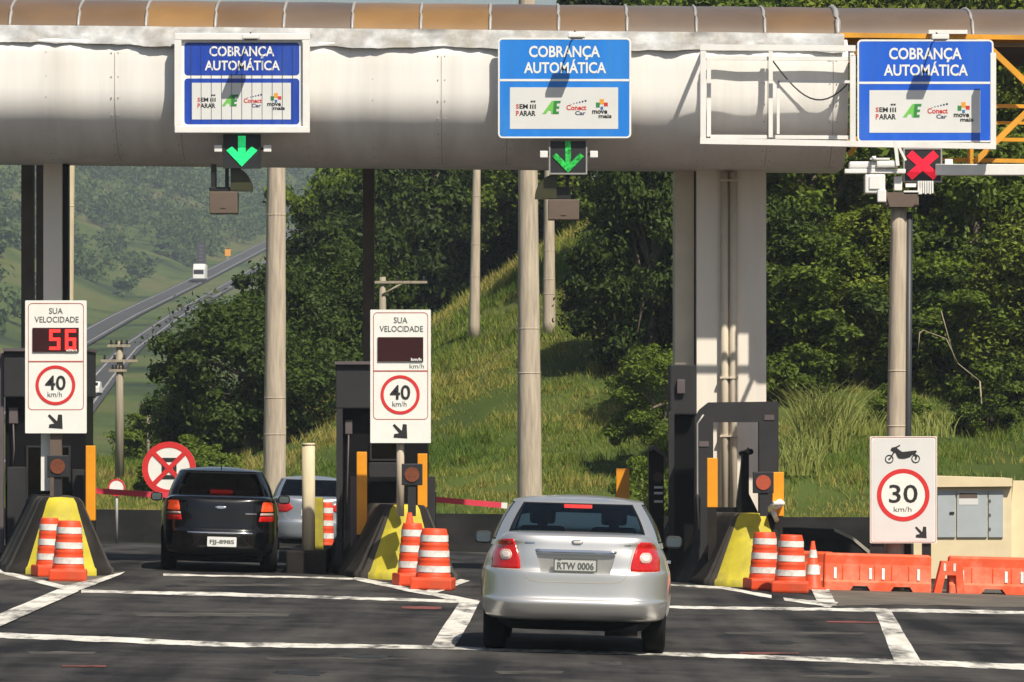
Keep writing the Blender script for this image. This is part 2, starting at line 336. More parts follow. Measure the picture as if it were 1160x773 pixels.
# ------------------------------------------------------------------ helpers: meshes
class MB:
    def __init__(self):
        self.v, self.f, self.mi, self.sm = [], [], [], []
    def add(self, vs, fs, mi=0, smooth=False):
        o = len(self.v)
        self.v += [tuple(p) for p in vs]
        for f in fs:
            self.f.append(tuple(i + o for i in f)); self.mi.append(mi); self.sm.append(smooth)
        return self
    def box(self, x0, x1, y0, y1, z0, z1, bev=0.0, mi=0):
        if x1 < x0: x0, x1 = x1, x0
        if z1 < z0: z0, z1 = z1, z0
        vs = [(x0, y0, z0), (x1, y0, z0), (x1, y1, z0), (x0, y1, z0), (x0, y0, z1), (x1, y0, z1), (x1, y1, z1), (x0, y1, z1)]
        fs = [(3, 2, 1, 0), (4, 5, 6, 7), (0, 1, 5, 4), (1, 2, 6, 5), (2, 3, 7, 6), (3, 0, 4, 7)]
        if not bev: return self.add(vs, fs, mi)
        bm = bmesh.new()
        bv = [bm.verts.new(p) for p in vs]
        for f in fs: bm.faces.new([bv[i] for i in f])
        bmesh.ops.bevel(bm, geom=bm.edges[:], offset=bev, segments=2, profile=0.6, affect='EDGES')
        return self.bm(bm, mi)
    def bm(self, bm, mi=0, smooth=False):
        bm.verts.index_update()
        self.add([v.co[:] for v in bm.verts], [[v.index for v in f.verts] for f in bm.faces], mi, smooth)
        bm.free(); return self
    def pbox(self, px0, px1, py0, py1, Y, depth, bev=0.0, mi=0):
        """box whose near face at distance Y covers these photo pixels"""
        return self.box(XA(px0, Y), XA(px1, Y), Y, Y + depth, ZA(py1, Y), ZA(py0, Y), bev, mi)
    def prism(self, pts, y0, y1, mi=0):
        n = len(pts)
        a = sum(pts[i][0] * pts[(i + 1) % n][1] - pts[(i + 1) % n][0] * pts[i][1] for i in range(n))
        if a < 0: pts = pts[::-1]
        vs = [(x, y0, z) for x, z in pts] + [(x, y1, z) for x, z in pts]
        fs = [tuple(range(n)), tuple(range(2 * n - 1, n - 1, -1))]
        for i in range(n):
            j = (i + 1) % n
            fs.append((i, i + n, j + n, j))
        return self.add(vs, fs, mi)
    def ring(self, po, pi, y0, y1, mi=0):
        n = len(po)
        vs = [(x, y0, z) for x, z in po] + [(x, y0, z) for x, z in pi] + [(x, y1, z) for x, z in po] + [(x, y1, z) for x, z in pi]
        fs = []
        for i in range(n):
            j = (i + 1) % n
            fs += [(i, j, j + n, i + n), (i + 2 * n, i + 3 * n, j + 3 * n, j + 2 * n), (i, i + 2 * n, j + 2 * n, j), (i + n, j + n, j + 3 * n, i + 3 * n)]
        return self.add(vs, fs, mi)
    def tube(self, pts, r, seg=10, mi=0, cap=True):
        pts = [Vector(p) for p in pts]
        rs = r if isinstance(r, (list, tuple)) else [r] * len(pts)
        vs, fs = [], []
        for k, p in enumerate(pts):
            d = (pts[min(k + 1, len(pts) - 1)] - pts[max(k - 1, 0)]).normalized()
            u = d.cross(Vector((0, 1, 0)) if abs(d.y) < 0.9 else Vector((1, 0, 0))).normalized()
            w = d.cross(u).normalized()
            for s in range(seg):
                a = 2 * math.pi * s / seg
                vs.append(p + (u * math.cos(a) + w * math.sin(a)) * rs[k])
        for k in range(len(pts) - 1):
            for s in range(seg):
                t = (s + 1) % seg
                fs.append((k * seg + s, k * seg + t, (k + 1) * seg + t, (k + 1) * seg + s))
        self.add(vs, fs, mi, True)
        if cap:
            o = len(self.v) - len(vs)
            self.f.append(tuple(o + s for s in range(seg))[::-1]); self.mi.append(mi); self.sm.append(False)
            self.f.append(tuple(o + (len(pts) - 1) * seg + s for s in range(seg))); self.mi.append(mi); self.sm.append(False)
        return self
    def bar(self, a, b, w, mi=0):
        return self.tube([a, b], w * 0.7071, 4, mi) if False else self._bar(Vector(a), Vector(b), w, mi)
    def _bar(self, a, b, w, mi):
        d = (b - a).normalized()
        u = d.cross(Vector((0, 1, 0)) if abs(d.y) < 0.9 else Vector((1, 0, 0))).normalized() * w / 2
        v = d.cross(u).normalized() * w / 2
        vs = [a + u + v, a - u + v, a - u - v, a + u - v, b + u + v, b - u + v, b - u - v, b + u - v]
        return self.add(vs, [(0, 1, 2, 3), (7, 6, 5, 4), (0, 4, 5, 1), (1, 5, 6, 2), (2, 6, 7, 3), (3, 7, 4, 0)], mi)
    def lathe(self, prof, cx=0, cy=0, cz=0, seg=24, mi=0, a0=0.0, a1=360.0, smooth=True):
        full = abs(a1 - a0 - 360) < 1e-6
        ns = seg if full else seg + 1
        vs, fs = [], []
        for r, z in prof:
            for s in range(ns):
                a = rad(a0 + (a1 - a0) * s / seg)
                vs.append((cx + r * math.cos(a), cy + r * math.sin(a), cz + z))
        for k in range(len(prof) - 1):
            for s in range(seg):
                t = (s + 1) % ns if full else s + 1
                fs.append((k * ns + s, k * ns + t, (k + 1) * ns + t, (k + 1) * ns + s))
        return self.add(vs, fs, mi, smooth)
    def mesh(self, name, mats, shift=(0, 0, 0)):
        me = bpy.data.meshes.new(name)
        sx, sy, sz = shift
        me.from_pydata([(x - sx, y - sy, z - sz) for x, y, z in self.v], [], self.f)
        for m in (mats if isinstance(mats, (list, tuple)) else [mats]): me.materials.append(m)
        me.polygons.foreach_set('material_index', self.mi)
        me.polygons.foreach_set('use_smooth', self.sm)
        me.update()
        return me

OFF = {}
def tag(o, label=None, cat=None, group=None, kind=None):
    if label: o['label'] = label
    if cat: o['category'] = cat
    if group: o['group'] = group
    if kind: o['kind'] = kind
    return o
def thing(name, label, cat, loc, group=None, rot=(0, 0, 0)):
    o = bpy.data.objects.new(name, None)
    COL.objects.link(o)
    o.location = loc; o.rotation_euler = rot
    o.empty_display_size = 0.2
    OFF[o.name] = tuple(loc)
    return tag(o, label, cat, group)
def part(name, mb, mat, parent=None, local=False, loc=None):
    sh = (0, 0, 0)
    if parent is not None and not local: sh = OFF[parent.name]
    me = mb.mesh(name, mat, sh) if isinstance(mb, MB) else mb
    o = bpy.data.objects.new(name, me)
    COL.objects.link(o)
    if parent is not None:
        o.parent = parent
        OFF[o.name] = OFF[parent.name]
    return o
def single(name, mb, mat, label=None, cat=None, group=None, kind=None, loc=None):
    """a thing that is one mesh, its origin at loc"""
    loc = loc or (0, 0, 0)
    me = mb.mesh(name, mat, loc)
    o = bpy.data.objects.new(name, me); COL.objects.link(o); o.location = loc
    OFF[o.name] = tuple(loc)
    return tag(o, label, cat, group, kind)
def copy_tree(o, parent=None):
    c = o.copy(); COL.objects.link(c)
    c.parent = parent
    OFF[c.name] = OFF.get(o.name, (0, 0, 0))
    for ch in list(o.children): copy_tree(ch, c)
    return c

_txt = {}
def text_verts(body, bold=0.0):
    k = (body, bold)
    if k not in _txt:
        c = bpy.data.curves.new('txt', 'FONT'); c.body = body; c.offset = bold; c.resolution_u = 3
        o = bpy.data.objects.new('txt', c); COL.objects.link(o)
        bpy.context.view_layer.update()
        me = bpy.data.meshes.new_from_object(o.evaluated_get(bpy.context.evaluated_depsgraph_get()))
        v = [(p.co.x, p.co.y) for p in me.vertices]; f = [tuple(p.vertices) for p in me.polygons]
        COL.objects.unlink(o); bpy.data.objects.remove(o); bpy.data.meshes.remove(me); bpy.data.curves.remove(c)
        _txt[k] = (v, f)
    return _txt[k]
def text(mb, body, x0, x1, z0, z1, y, bold=0.02, th=0.003, mi=0):
    """lettering fitted into the box x0..x1, z0..z1, front at y"""
    v, f = text_verts(body, bold)
    xs = [p[0] for p in v]; ys = [p[1] for p in v]
    ax, bx, ay, by = min(xs), max(xs), min(ys), max(ys)
    w = [(x0 + (p[0] - ax) / (bx - ax) * (x1 - x0), y, z0 + (p[1] - ay) / (by - ay) * (z1 - z0)) for p in v]
    mb.add(w, f, mi)
    return mb
def circ(cx, cz, r, n=40): return [(cx + r * math.cos(2 * math.pi * i / n), cz + r * math.sin(2 * math.pi * i / n)) for i in range(n)]
def rrect(x0, x1, z0, z1, r, n=6):
    pts = []
    for (cx, cz, a) in ((x1 - r, z1 - r, 0), (x0 + r, z1 - r, 90), (x0 + r, z0 + r, 180), (x1 - r, z0 + r, 270)):
        for i in range(n + 1):
            t = rad(a + 90 * i / n); pts.append((cx + r * math.cos(t), cz + r * math.sin(t)))
    return pts
def rr_stroke(mb, x0, x1, z0, z1, r, t, y0, y1, mi=0):
    return mb.ring(rrect(x0, x1, z0, z1, r), rrect(x0 + t, x1 - t, z0 + t, z1 - t, max(0.004, r - t)), y0, y1, mi)

# ------------------------------------------------------------------ terrain
def h2(ix, iy):
    return np.modf(np.abs(np.sin(ix * 127.1 + iy * 311.7) * 43758.5453))[0]
def vnoise(x, y):
    ix, iy = np.floor(x), np.floor(y); fx, fy = sst(x - ix), sst(y - iy)
    return (h2(ix, iy) * (1 - fx) + h2(ix + 1, iy) * fx) * (1 - fy) + (h2(ix, iy + 1) * (1 - fx) + h2(ix + 1, iy + 1) * fx) * fy
def fbm(x, y, o=4):
    s, a = 0, 0.5
    for i in range(o):
        s = s + a * (vnoise(x * 2 ** i + 17.3 * i, y * 2 ** i + 5.1 * i) - 0.5); a *= 0.5
    return s
RX = np.array([-60, -20, -11, -9.3, -8, -5.5, -4, -2.45, -1, 0.27, 3, 4.9, 8, 12, 20, 60])
RZ = np.array([0.2, 0.7, 1.2, 1.4, 2.0, 3.6, 4.4, 5.5, 6.5, 7.3, 8.9, 9.7, 10.6, 11.2, 12, 14])
HYs = np.array([0, 300, 450, 550, 650, 800, 1000, 1300, 1700, 2300, 4000])
HZs = np.array([-4, -3, 2.5, 8, 13, 21, 32, 56, 88, 110, 120])
HXs = np.array([-36, -40, -47, -52, -57, -61, -64, -55, -20, 60, 150])
def hx(Y): return np.interp(Y, HYs, HXs)
def terr(X, Y):
    X = np.asarray(X, float); Y = np.asarray(Y, float)
    g = -0.028 * np.clip(X, -13, 13)
    zr = np.interp(X, RX, RZ)
    g = g - 0.0165 * np.clip(Y - 76, 0, 29)
    hb = hill_base(X)
    near = g + (zr - g) * sst((Y - hb) / (151.0 - hb))
    near = near + sst((Y - hb) / 10) * (fbm(X * 0.22, Y * 0.22) * 0.9 + fbm(X * 0.9, Y * 0.9, 3) * 0.30)
    hz = np.interp(Y, HYs, HZs)
    d = hx(Y) - X
    left = np.clip(d - 9, 0, None); right = np.clip(-d - 24, 0, None)
    far = hz + 55 * (1 - np.exp(-left * 0.42 / 55)) + 22 * (1 - np.exp(-right * 0.25 / 22))
    far = far + (sst((left + right - 4) / 25)) * fbm(X * 0.016, Y * 0.016, 5) * 20 + sst((left + right) / 10) * fbm(X * 0.07, Y * 0.07, 3) * 4
    y0 = np.interp(X, [-12, -7, 2], [165, 175, 255])
    t = sst((Y - y0) / 130.0)
    return near * (1 - t) + far * t
def grid_axis(pairs):
    out = []
    for a, b, st in pairs: out += list(np.arange(a, b, st))
    return np.array(out + [pairs[-1][1]])
gx = grid_axis([(-420, -160, 10), (-160, -22, 4), (-22, 24, 0.6), (24, 60, 4), (60, 360, 15)])
gy = grid_axis([(-25, 76, 8), (76, 92, 4), (92, 170, 0.8), (170, 320, 4), (320, 1000, 8), (1000, 2200, 14)])
XX, YY = np.meshgrid(gx, gy)
ZZ = terr(XX, YY)
ZZ = np.where(YY < hill_base(XX) - 1, ZZ - 0.01, ZZ)
nxg, nyg = len(gx), len(gy)
vs = np.stack([XX.ravel(), YY.ravel(), ZZ.ravel()], 1)
ii = np.arange(nxg * nyg).reshape(nyg, nxg)
fs = np.stack([ii[:-1, :-1].ravel(), ii[:-1, 1:].ravel(), ii[1:, 1:].ravel(), ii[1:, :-1].ravel()], 1)
me = bpy.data.meshes.new('terrain'); me.from_pydata(vs.tolist(), [], fs.tolist())
me.polygons.foreach_set('use_smooth', [True] * len(fs)); me.materials.append(M['terrain'])
ter = bpy.data.objects.new('terrain', me); COL.objects.link(ter); tag(ter, kind='structure')

# near road: the toll plaza asphalt, cross-falling to the right
mb = MB()
xs_ = [-60, -13, 13, 60]; ys_ = [-20, 20, 50, 76, 104.6]
vv = [(x, y, gz2(x, y)) for y in ys_ for x in xs_]
ff = [(r * 4 + c, r * 4 + c + 1, r * 4 + c + 5, r * 4 + c + 4) for r in range(4) for c in range(3)]
mb.add(vv, ff); single('road', mb, M['asphalt'], kind='structure')

def ribbon(mb, pts, dz, sub=1):
    """flat strip on the road between pixel edge pairs ((px,py0,py1), ...)"""
    top, bot = [], []
    rr = random.Random(len(mb.v) + 3)
    P_ = [np.array(p, float) for p in pts]
    Q = []
    for k in range(len(P_) - 1):
        m = max(2, int(np.hypot(*(P_[k + 1] - P_[k])[:2]) / 7))
        Q += [P_[k] + (P_[k + 1] - P_[k]) * i / m for i in range(m)]
    Q.append(P_[-1])
    j0 = j1 = 0
    for (xa, ya, xb, yb) in Q:
        if abs(xa - xb) < 8 and yb - ya > 2:               # painted lines are a little thinner than their blur
            ya, yb = ya + (yb - ya) * .12, yb - (yb - ya) * .12
        j0 = .5 * j0 + rr.uniform(-.5, .5); j1 = .5 * j1 + rr.uniform(-.5, .5)
        h = abs(xa - xb) > 8
        a, b = G(xa + (j0 if h else 0), ya + (0 if h else j0 * .7)), G(xb + (j1 if h else 0), yb + (0 if h else j1 * .7)); a.z += dz; b.z += dz
        top.append(a); bot.append(b)
    n = len(Q)
    mb.add(top + bot, [(i, n + i, n + i + 1, i + 1) for i in range(n - 1)])
mk = MB()
ribbon(mk, [(-10, 716, -10, 724), (130, 721, 130, 729), (250, 727, 250, 734), (490, 731, 490, 736.5), (580, 735, 580, 739), (760, 739, 760, 744), (1030, 747, 1030, 755), (1175, 752, 1175, 761)], 0.004)
ribbon(mk, [(92, 668, 92, 672.5), (250, 671, 250, 676), (400, 676, 400, 680), (542, 679.5, 542, 685)], 0.004)
ribbon(mk, [(752, 686, 752, 690), (870, 688, 870, 692), (1000, 689, 1000, 694), (1175, 692.5, 1175, 697)], 0.004)
ribbon(mk, [(185, 650.5, 185, 652.5), (300, 652.5, 300, 654.5), (412, 655, 412, 657.5)], 0.004)
ribbon(mk, [(752, 661.5, 752, 664), (818, 664, 818, 668), (874, 674, 874, 679)], 0.004)
ribbon(mk, [(-6, 643, -6, 649), (40, 656, 40, 661), (84, 666, 84, 672)], 0.008)
ribbon(mk, [(142, 648, 136, 653), (64, 667, 84, 672)], 0.012)
ribbon(mk, [(66, 669, 90, 671), (-20, 705, -4, 713)], 0.016)
ribbon(mk, [(405, 654, 398, 657), (470, 667, 466, 672), (540, 680, 536, 686)], 0.008)
ribbon(mk, [(522, 657, 532, 659), (480, 671, 492, 674)], 0.012)
ribbon(mk, [(522, 682, 544, 682), (505, 706, 532, 706), (487, 735, 514, 735)], 0.012)
ribbon(mk, [(887, 677, 889, 682), (950, 683, 940, 689)], 0.008)
ribbon(mk, [(918, 667, 938, 667), (928, 687, 948, 687)], 0.012)
ribbon(mk, [(991, 694, 1010, 694), (1014, 752, 1044, 752)], 0.008)
single('road_marking', mk, M['road_white'], kind='structure')
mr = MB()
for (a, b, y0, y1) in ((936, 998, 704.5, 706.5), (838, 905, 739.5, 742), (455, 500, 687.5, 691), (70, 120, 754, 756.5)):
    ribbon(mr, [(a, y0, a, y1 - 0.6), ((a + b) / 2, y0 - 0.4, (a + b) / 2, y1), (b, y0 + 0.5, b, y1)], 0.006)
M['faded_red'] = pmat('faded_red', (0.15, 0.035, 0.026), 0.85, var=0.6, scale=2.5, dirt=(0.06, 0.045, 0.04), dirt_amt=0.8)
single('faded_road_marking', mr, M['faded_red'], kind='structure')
md = MB()
ribbon(md, [(928, 664, 935, 690), (1020, 664, 1020, 688), (1100, 665, 1100, 690), (1200, 666, 1200, 692)], 0.003)
ribbon(md, [(-40, 645, -40, 662), (20, 648, 30, 657), (60, 652, 60, 664), (140, 648, 100, 664)], 0.003)
single('dirt_patch', md, M['dirt_strip'], kind='structure')

mp_ = MB()
for (a, b, y0, y1) in ((150, 330, 694, 699), (560, 640, 760, 764), (300, 470, 745, 748), (820, 980, 716, 719.5), (1030, 1150, 727, 730), (30, 110, 738, 742), (200, 420, 662, 664), (900, 1010, 765, 769)):
    ribbon(mp_, [(a, y0, a + 6, y1), ((a + b) / 2, y0 - .5, (a + b) / 2, y1 + .4), (b, y0 + .3, b - 5, y1)], 0.002)
M['road_patch'] = pmat('road_patch', (0.075, 0.07, 0.064), 0.95, var=0.35, scale=2.0, spec=0.05, dirt=(0.03, 0.03, 0.03), dirt_amt=0.9)
single('road_patch', mp_, M['road_patch'], kind='structure')
mo_ = MB()
for (px, py, w) in ((300, 700, 46), (420, 744, 60), (880, 728, 52), (690, 752, 50), (200, 664, 30), (960, 762, 60), (100, 696, 30), (340, 762, 70)):
    c = G(px, py); rr_ = random.Random(px)
    r = w * c.y / F / 2
    ring = [(c.x + r * math.cos(2 * math.pi * i / 22) * rr_.uniform(.6, 1.1), c.y + r * 2.2 * math.sin(2 * math.pi * i / 22) * rr_.uniform(.6, 1.1)) for i in range(22)]
    mo_.add([(x, y, gz(x) + .003) for x, y in ring], [tuple(range(22))])
M['oil_stain'] = pmat('oil_stain', (0.010, 0.0098, 0.0095), 0.6, var=0.4, scale=3, spec=0.25, dirt=(0.035, 0.034, 0.032), dirt_amt=0.9)
single('oil_stain', mo_, M['oil_stain'], kind='structure')

# far highway, two carriageways
for name, off, hw in (('highway', -2.8, 2.4), ('highway', 5.75, 1.7)):
    mb = MB(); ln = MB()
    yy = np.arange(330, 1900, 8.0)
    cx = hx(yy) + off
    kz = terr(hx(yy), yy) + 0.35
    for k in range(len(yy) - 1):
        mb.add([(cx[k] - hw, yy[k], kz[k]), (cx[k] + hw, yy[k], kz[k]), (cx[k + 1] + hw, yy[k + 1], kz[k + 1]), (cx[k + 1] - hw, yy[k + 1], kz[k + 1])], [(0, 1, 2, 3)])
        for e in (-hw + 0.5, hw - 0.8):
            ln.add([(cx[k] + e, yy[k], kz[k] + 0.03), (cx[k] + e + 0.22, yy[k], kz[k] + 0.03), (cx[k + 1] + e + 0.22, yy[k + 1], kz[k + 1] + 0.03), (cx[k + 1] + e, yy[k + 1], kz[k + 1] + 0.03)], [(0, 1, 2, 3)])
    single(name, mb, M['far_asphalt'], kind='structure')
    single('highway_marking', ln, M['far_line'], kind='structure')

# ------------------------------------------------------------------ toll gantry fascia
SL = -0.0104                                     # the whole canopy falls a little to the right
GY = 71.0
def shear(mb, base=0):
    mb.v[base:] = [(x, y, z + SL * (x - XA(480, GY))) for x, y, z in mb.v[base:]]
zt, zm, zb = ZA(50, GY), ZA(104, GY), ZA(181, GY)
prof = [(0.25, zt + 0.16), (0.02, zt)] + [(0.0, zt + (zm - zt) * i / 4) for i in range(1, 5)]
for i in range(1, 13):
    a = rad(90 * i / 12); prof.append((1.25 * (1 - math.cos(a)), zm - (zm - zb) * math.sin(a)))
prof += [(2.6, zb), (3.0, zb + 0.3), (3.0, zt + 0.16)]
gr = thing('toll_gantry', 'long white rounded fascia beam spanning the toll lanes under the brown canopy', 'gantry', (XA(300, GY), GY + 1.5, zb))
mb = MB()
xl, xr = XA(-90, GY), XA(961, GY)
nsec = 42
vs, fs = [], []
for k in range(nsec + 1):
    x = xl + (xr - xl) * k / nsec
    w = 0.012 * math.sin(k * 1.7) + 0.008 * math.sin(k * 4.1)
    for (dy, z) in prof: vs.append((x, GY + dy + (w if 0.0 <= dy < 1.2 else 0), z))
n = len(prof)
for k in range(nsec):
    for i in range(n):
        j = (i + 1) % n
        fs.append((k * n + i, k * n + j, (k + 1) * n + j, (k + 1) * n + i))
mb.add(vs, fs, 0, True)
mb.add([vs[i] for i in range(n)], [tuple(range(n))]); mb.add(vs[-n:], [tuple(range(n))[::-1]])
for px in np.arange(-18, 960, 74.0):
    x = XA(px, GY)
    for i in range(2, len(prof) - 4):
        (d0, z0), (d1, z1) = prof[i], prof[i + 1]
        mb.add([(x - .004, GY + d0 - .004, z0), (x + .004, GY + d0 - .004, z0), (x + .004, GY + d1 - .004, z1), (x - .004, GY + d1 - .004, z1)], [(0, 1, 2, 3)], 1)
        for e in (-.05, .05):
            if i % 2 == 0: mb.box(x + e - .008, x + e + .008, GY + d0 - .006, GY + d0 + .02, z0 - .008, z0 + .008, 0, 1)
shear(mb)
fascia = part('fascia', mb, [M['cladding'], M['seam']], gr)
# crumpled foil flashing along the top
mb = MB(); vs, fs = [], []
nx_, nz_ = 320, 5
for k in range(nx_ + 1):
    x = xl + (xr - xl - 0.05) * k / nx_
    for i in range(nz_ + 1):
        t = i / nz_
        c = float(fbm(np.array(x * 1.9), np.array(i * 0.9), 5)) * 0.30
        vs.append((x, GY + 0.02 + 0.22 * t - 0.06 + c * 0.5, zt - 0.05 + 0.28 * t + (c * 0.35 if i in (0,) else 0)))
for k in range(nx_):
    for i in range(nz_): fs.append((k * 6 + i, (k + 1) * 6 + i, (k + 1) * 6 + i + 1, k * 6 + i + 1))
mb.add(vs, fs, 0, True); shear(mb)
part('flashing', mb, M['foil'], gr)

# ------------------------------------------------------------------ brown canopy
zc = ZA(38, GY)
cn = thing('canopy_roof', 'brown translucent barrel canopy with grey ribs running above the white fascia', 'canopy', (0, GY + 2.5, zc))
edges = [-85, -70, 8, 86, 163, 242, 320, 398, 476, 555, 633, 711, 790, 868, 951, 1105, 1260]
pm = [M['canopy'], M['canopy_grey'], M['canopy_amber']]
order = [0, 0, 0, 0, 2, 0, 1, 2, 2, 0, 0, 1, 1, 0, 1, 1]
def canopy_arc(i, n, inset=0.0):
    a = rad(4 + 172 * i / n)
    c_, s_ = math.cos(a), math.sin(a); q_ = (abs(c_) ** 3.4 + abs(s_) ** 3.4) ** (-1 / 3.4)
    return GY + 0.3 + 2.7 - (2.7 + inset) * c_ * q_ + 0.35 * s_ * q_, zc + (0.62 + inset) * s_ * q_
for k in range(len(edges) - 1):
    x0, x1 = XA(edges[k], GY) + 0.01, XA(edges[k + 1], GY) - 0.01
    mb = MB(); N = 24
    vs = []
    for i in range(N + 1):
        y, z = canopy_arc(i, N)
        vs += [(x0, y, z), ((x0 + x1) / 2, y, z + 0.008), (x1, y, z)]
    for i in range(N + 1):
        y, z = canopy_arc(i, N, -0.02)
        vs += [(x0, y, z), ((x0 + x1) / 2, y, z + 0.008), (x1, y, z)]
    o3 = 3 * (N + 1); fs = []
    for i in range(N):
        for c in (0, 1):
            fs.append((3 * i + c, 3 * i + c + 1, 3 * i + c + 4, 3 * i + c + 3))
            fs.append(tuple(o3 + q for q in (3 * i + c + 3, 3 * i + c + 4, 3 * i + c + 1, 3 * i + c)))
    mb.add(vs, fs, 0, True); shear(mb)
    part('canopy_panel', mb, pm[order[k]], cn)
    mb = MB(); pts = []
    for i in range(N + 1):
        y, z = canopy_arc(i, N, 0.002); pts.append((x1 + 0.01, y, z))
    mb.tube(pts, 0.028 if k != 13 else 0.05, 4); shear(mb)
    part('rib', mb, M['rib_grey'], cn)
mb = MB()
mb.box(XA(-85, GY), XA(955, GY), GY + 0.24, GY + 0.31, zc - 0.05, zc + 0.0); shear(mb)
part('front_rail', mb, M['rust_rail'], cn)
mb = MB()
for px in np.arange(20, 950, 79): mb.box(XA(px, GY), XA(px + 5, GY), GY + 0.16, GY + 0.235, zc - 0.09, zc + 0.005)
shear(mb); part('clip', mb, M['yellow_steel'], cn)

# ------------------------------------------------------------------ yellow truss on the right
tr = thing('roof_truss', 'orange yellow steel lattice truss exposed at the right end of the canopy', 'truss', tuple(P(1100, 185, 71.5)))
def pb(mb, a, b, Y, w, Y2=None): mb.bar(P(a[0], a[1], Y), P(b[0], b[1], Y if Y2 is None else Y2), w)
for nm, a, b, Y, w in (('top_chord', (951, 40), (1180, 43), 71.25, .07), ('top_chord', (955, 47), (1180, 50), 72.4, .09), ('bottom_chord', (1060, 181), (1180, 183), 71.35, .06), ('bottom_chord', (951, 157), (1180, 159), 71.9, .06),
                       ('brace', (1102, 42), (1099, 186), 71.32, .085), ('brace', (1108, 42), (1172, 103), 71.2, .085), ('brace', (1104, 184), (1172, 118), 71.15, .085), ('brace', (1096, 42), (1040, 88), 71.3, .06),
                       ('brace', (1110, 120), (1180, 121), 71.5, .055), ('brace', (1110, 139), (1180, 140), 71.6, .045), ('brace', (962, 176), (980, 150), 71.25, .07), ('brace', (985, 42), (960, 70), 71.4, .06), ('brace', (1040, 88), (960, 150), 71.45, .06)):
    mb = MB(); pb(mb, a, b, Y, w); part(nm, mb, M['yellow_steel'], tr)
part('white_gutter', MB().pbox(1052, 1096, 34, 38.5, 71.15, .06), M['white_paint'], tr)
part('rear_gutter', MB().pbox(955, 1180, 49, 52, 72.0, .05), M['rib_grey'], tr)

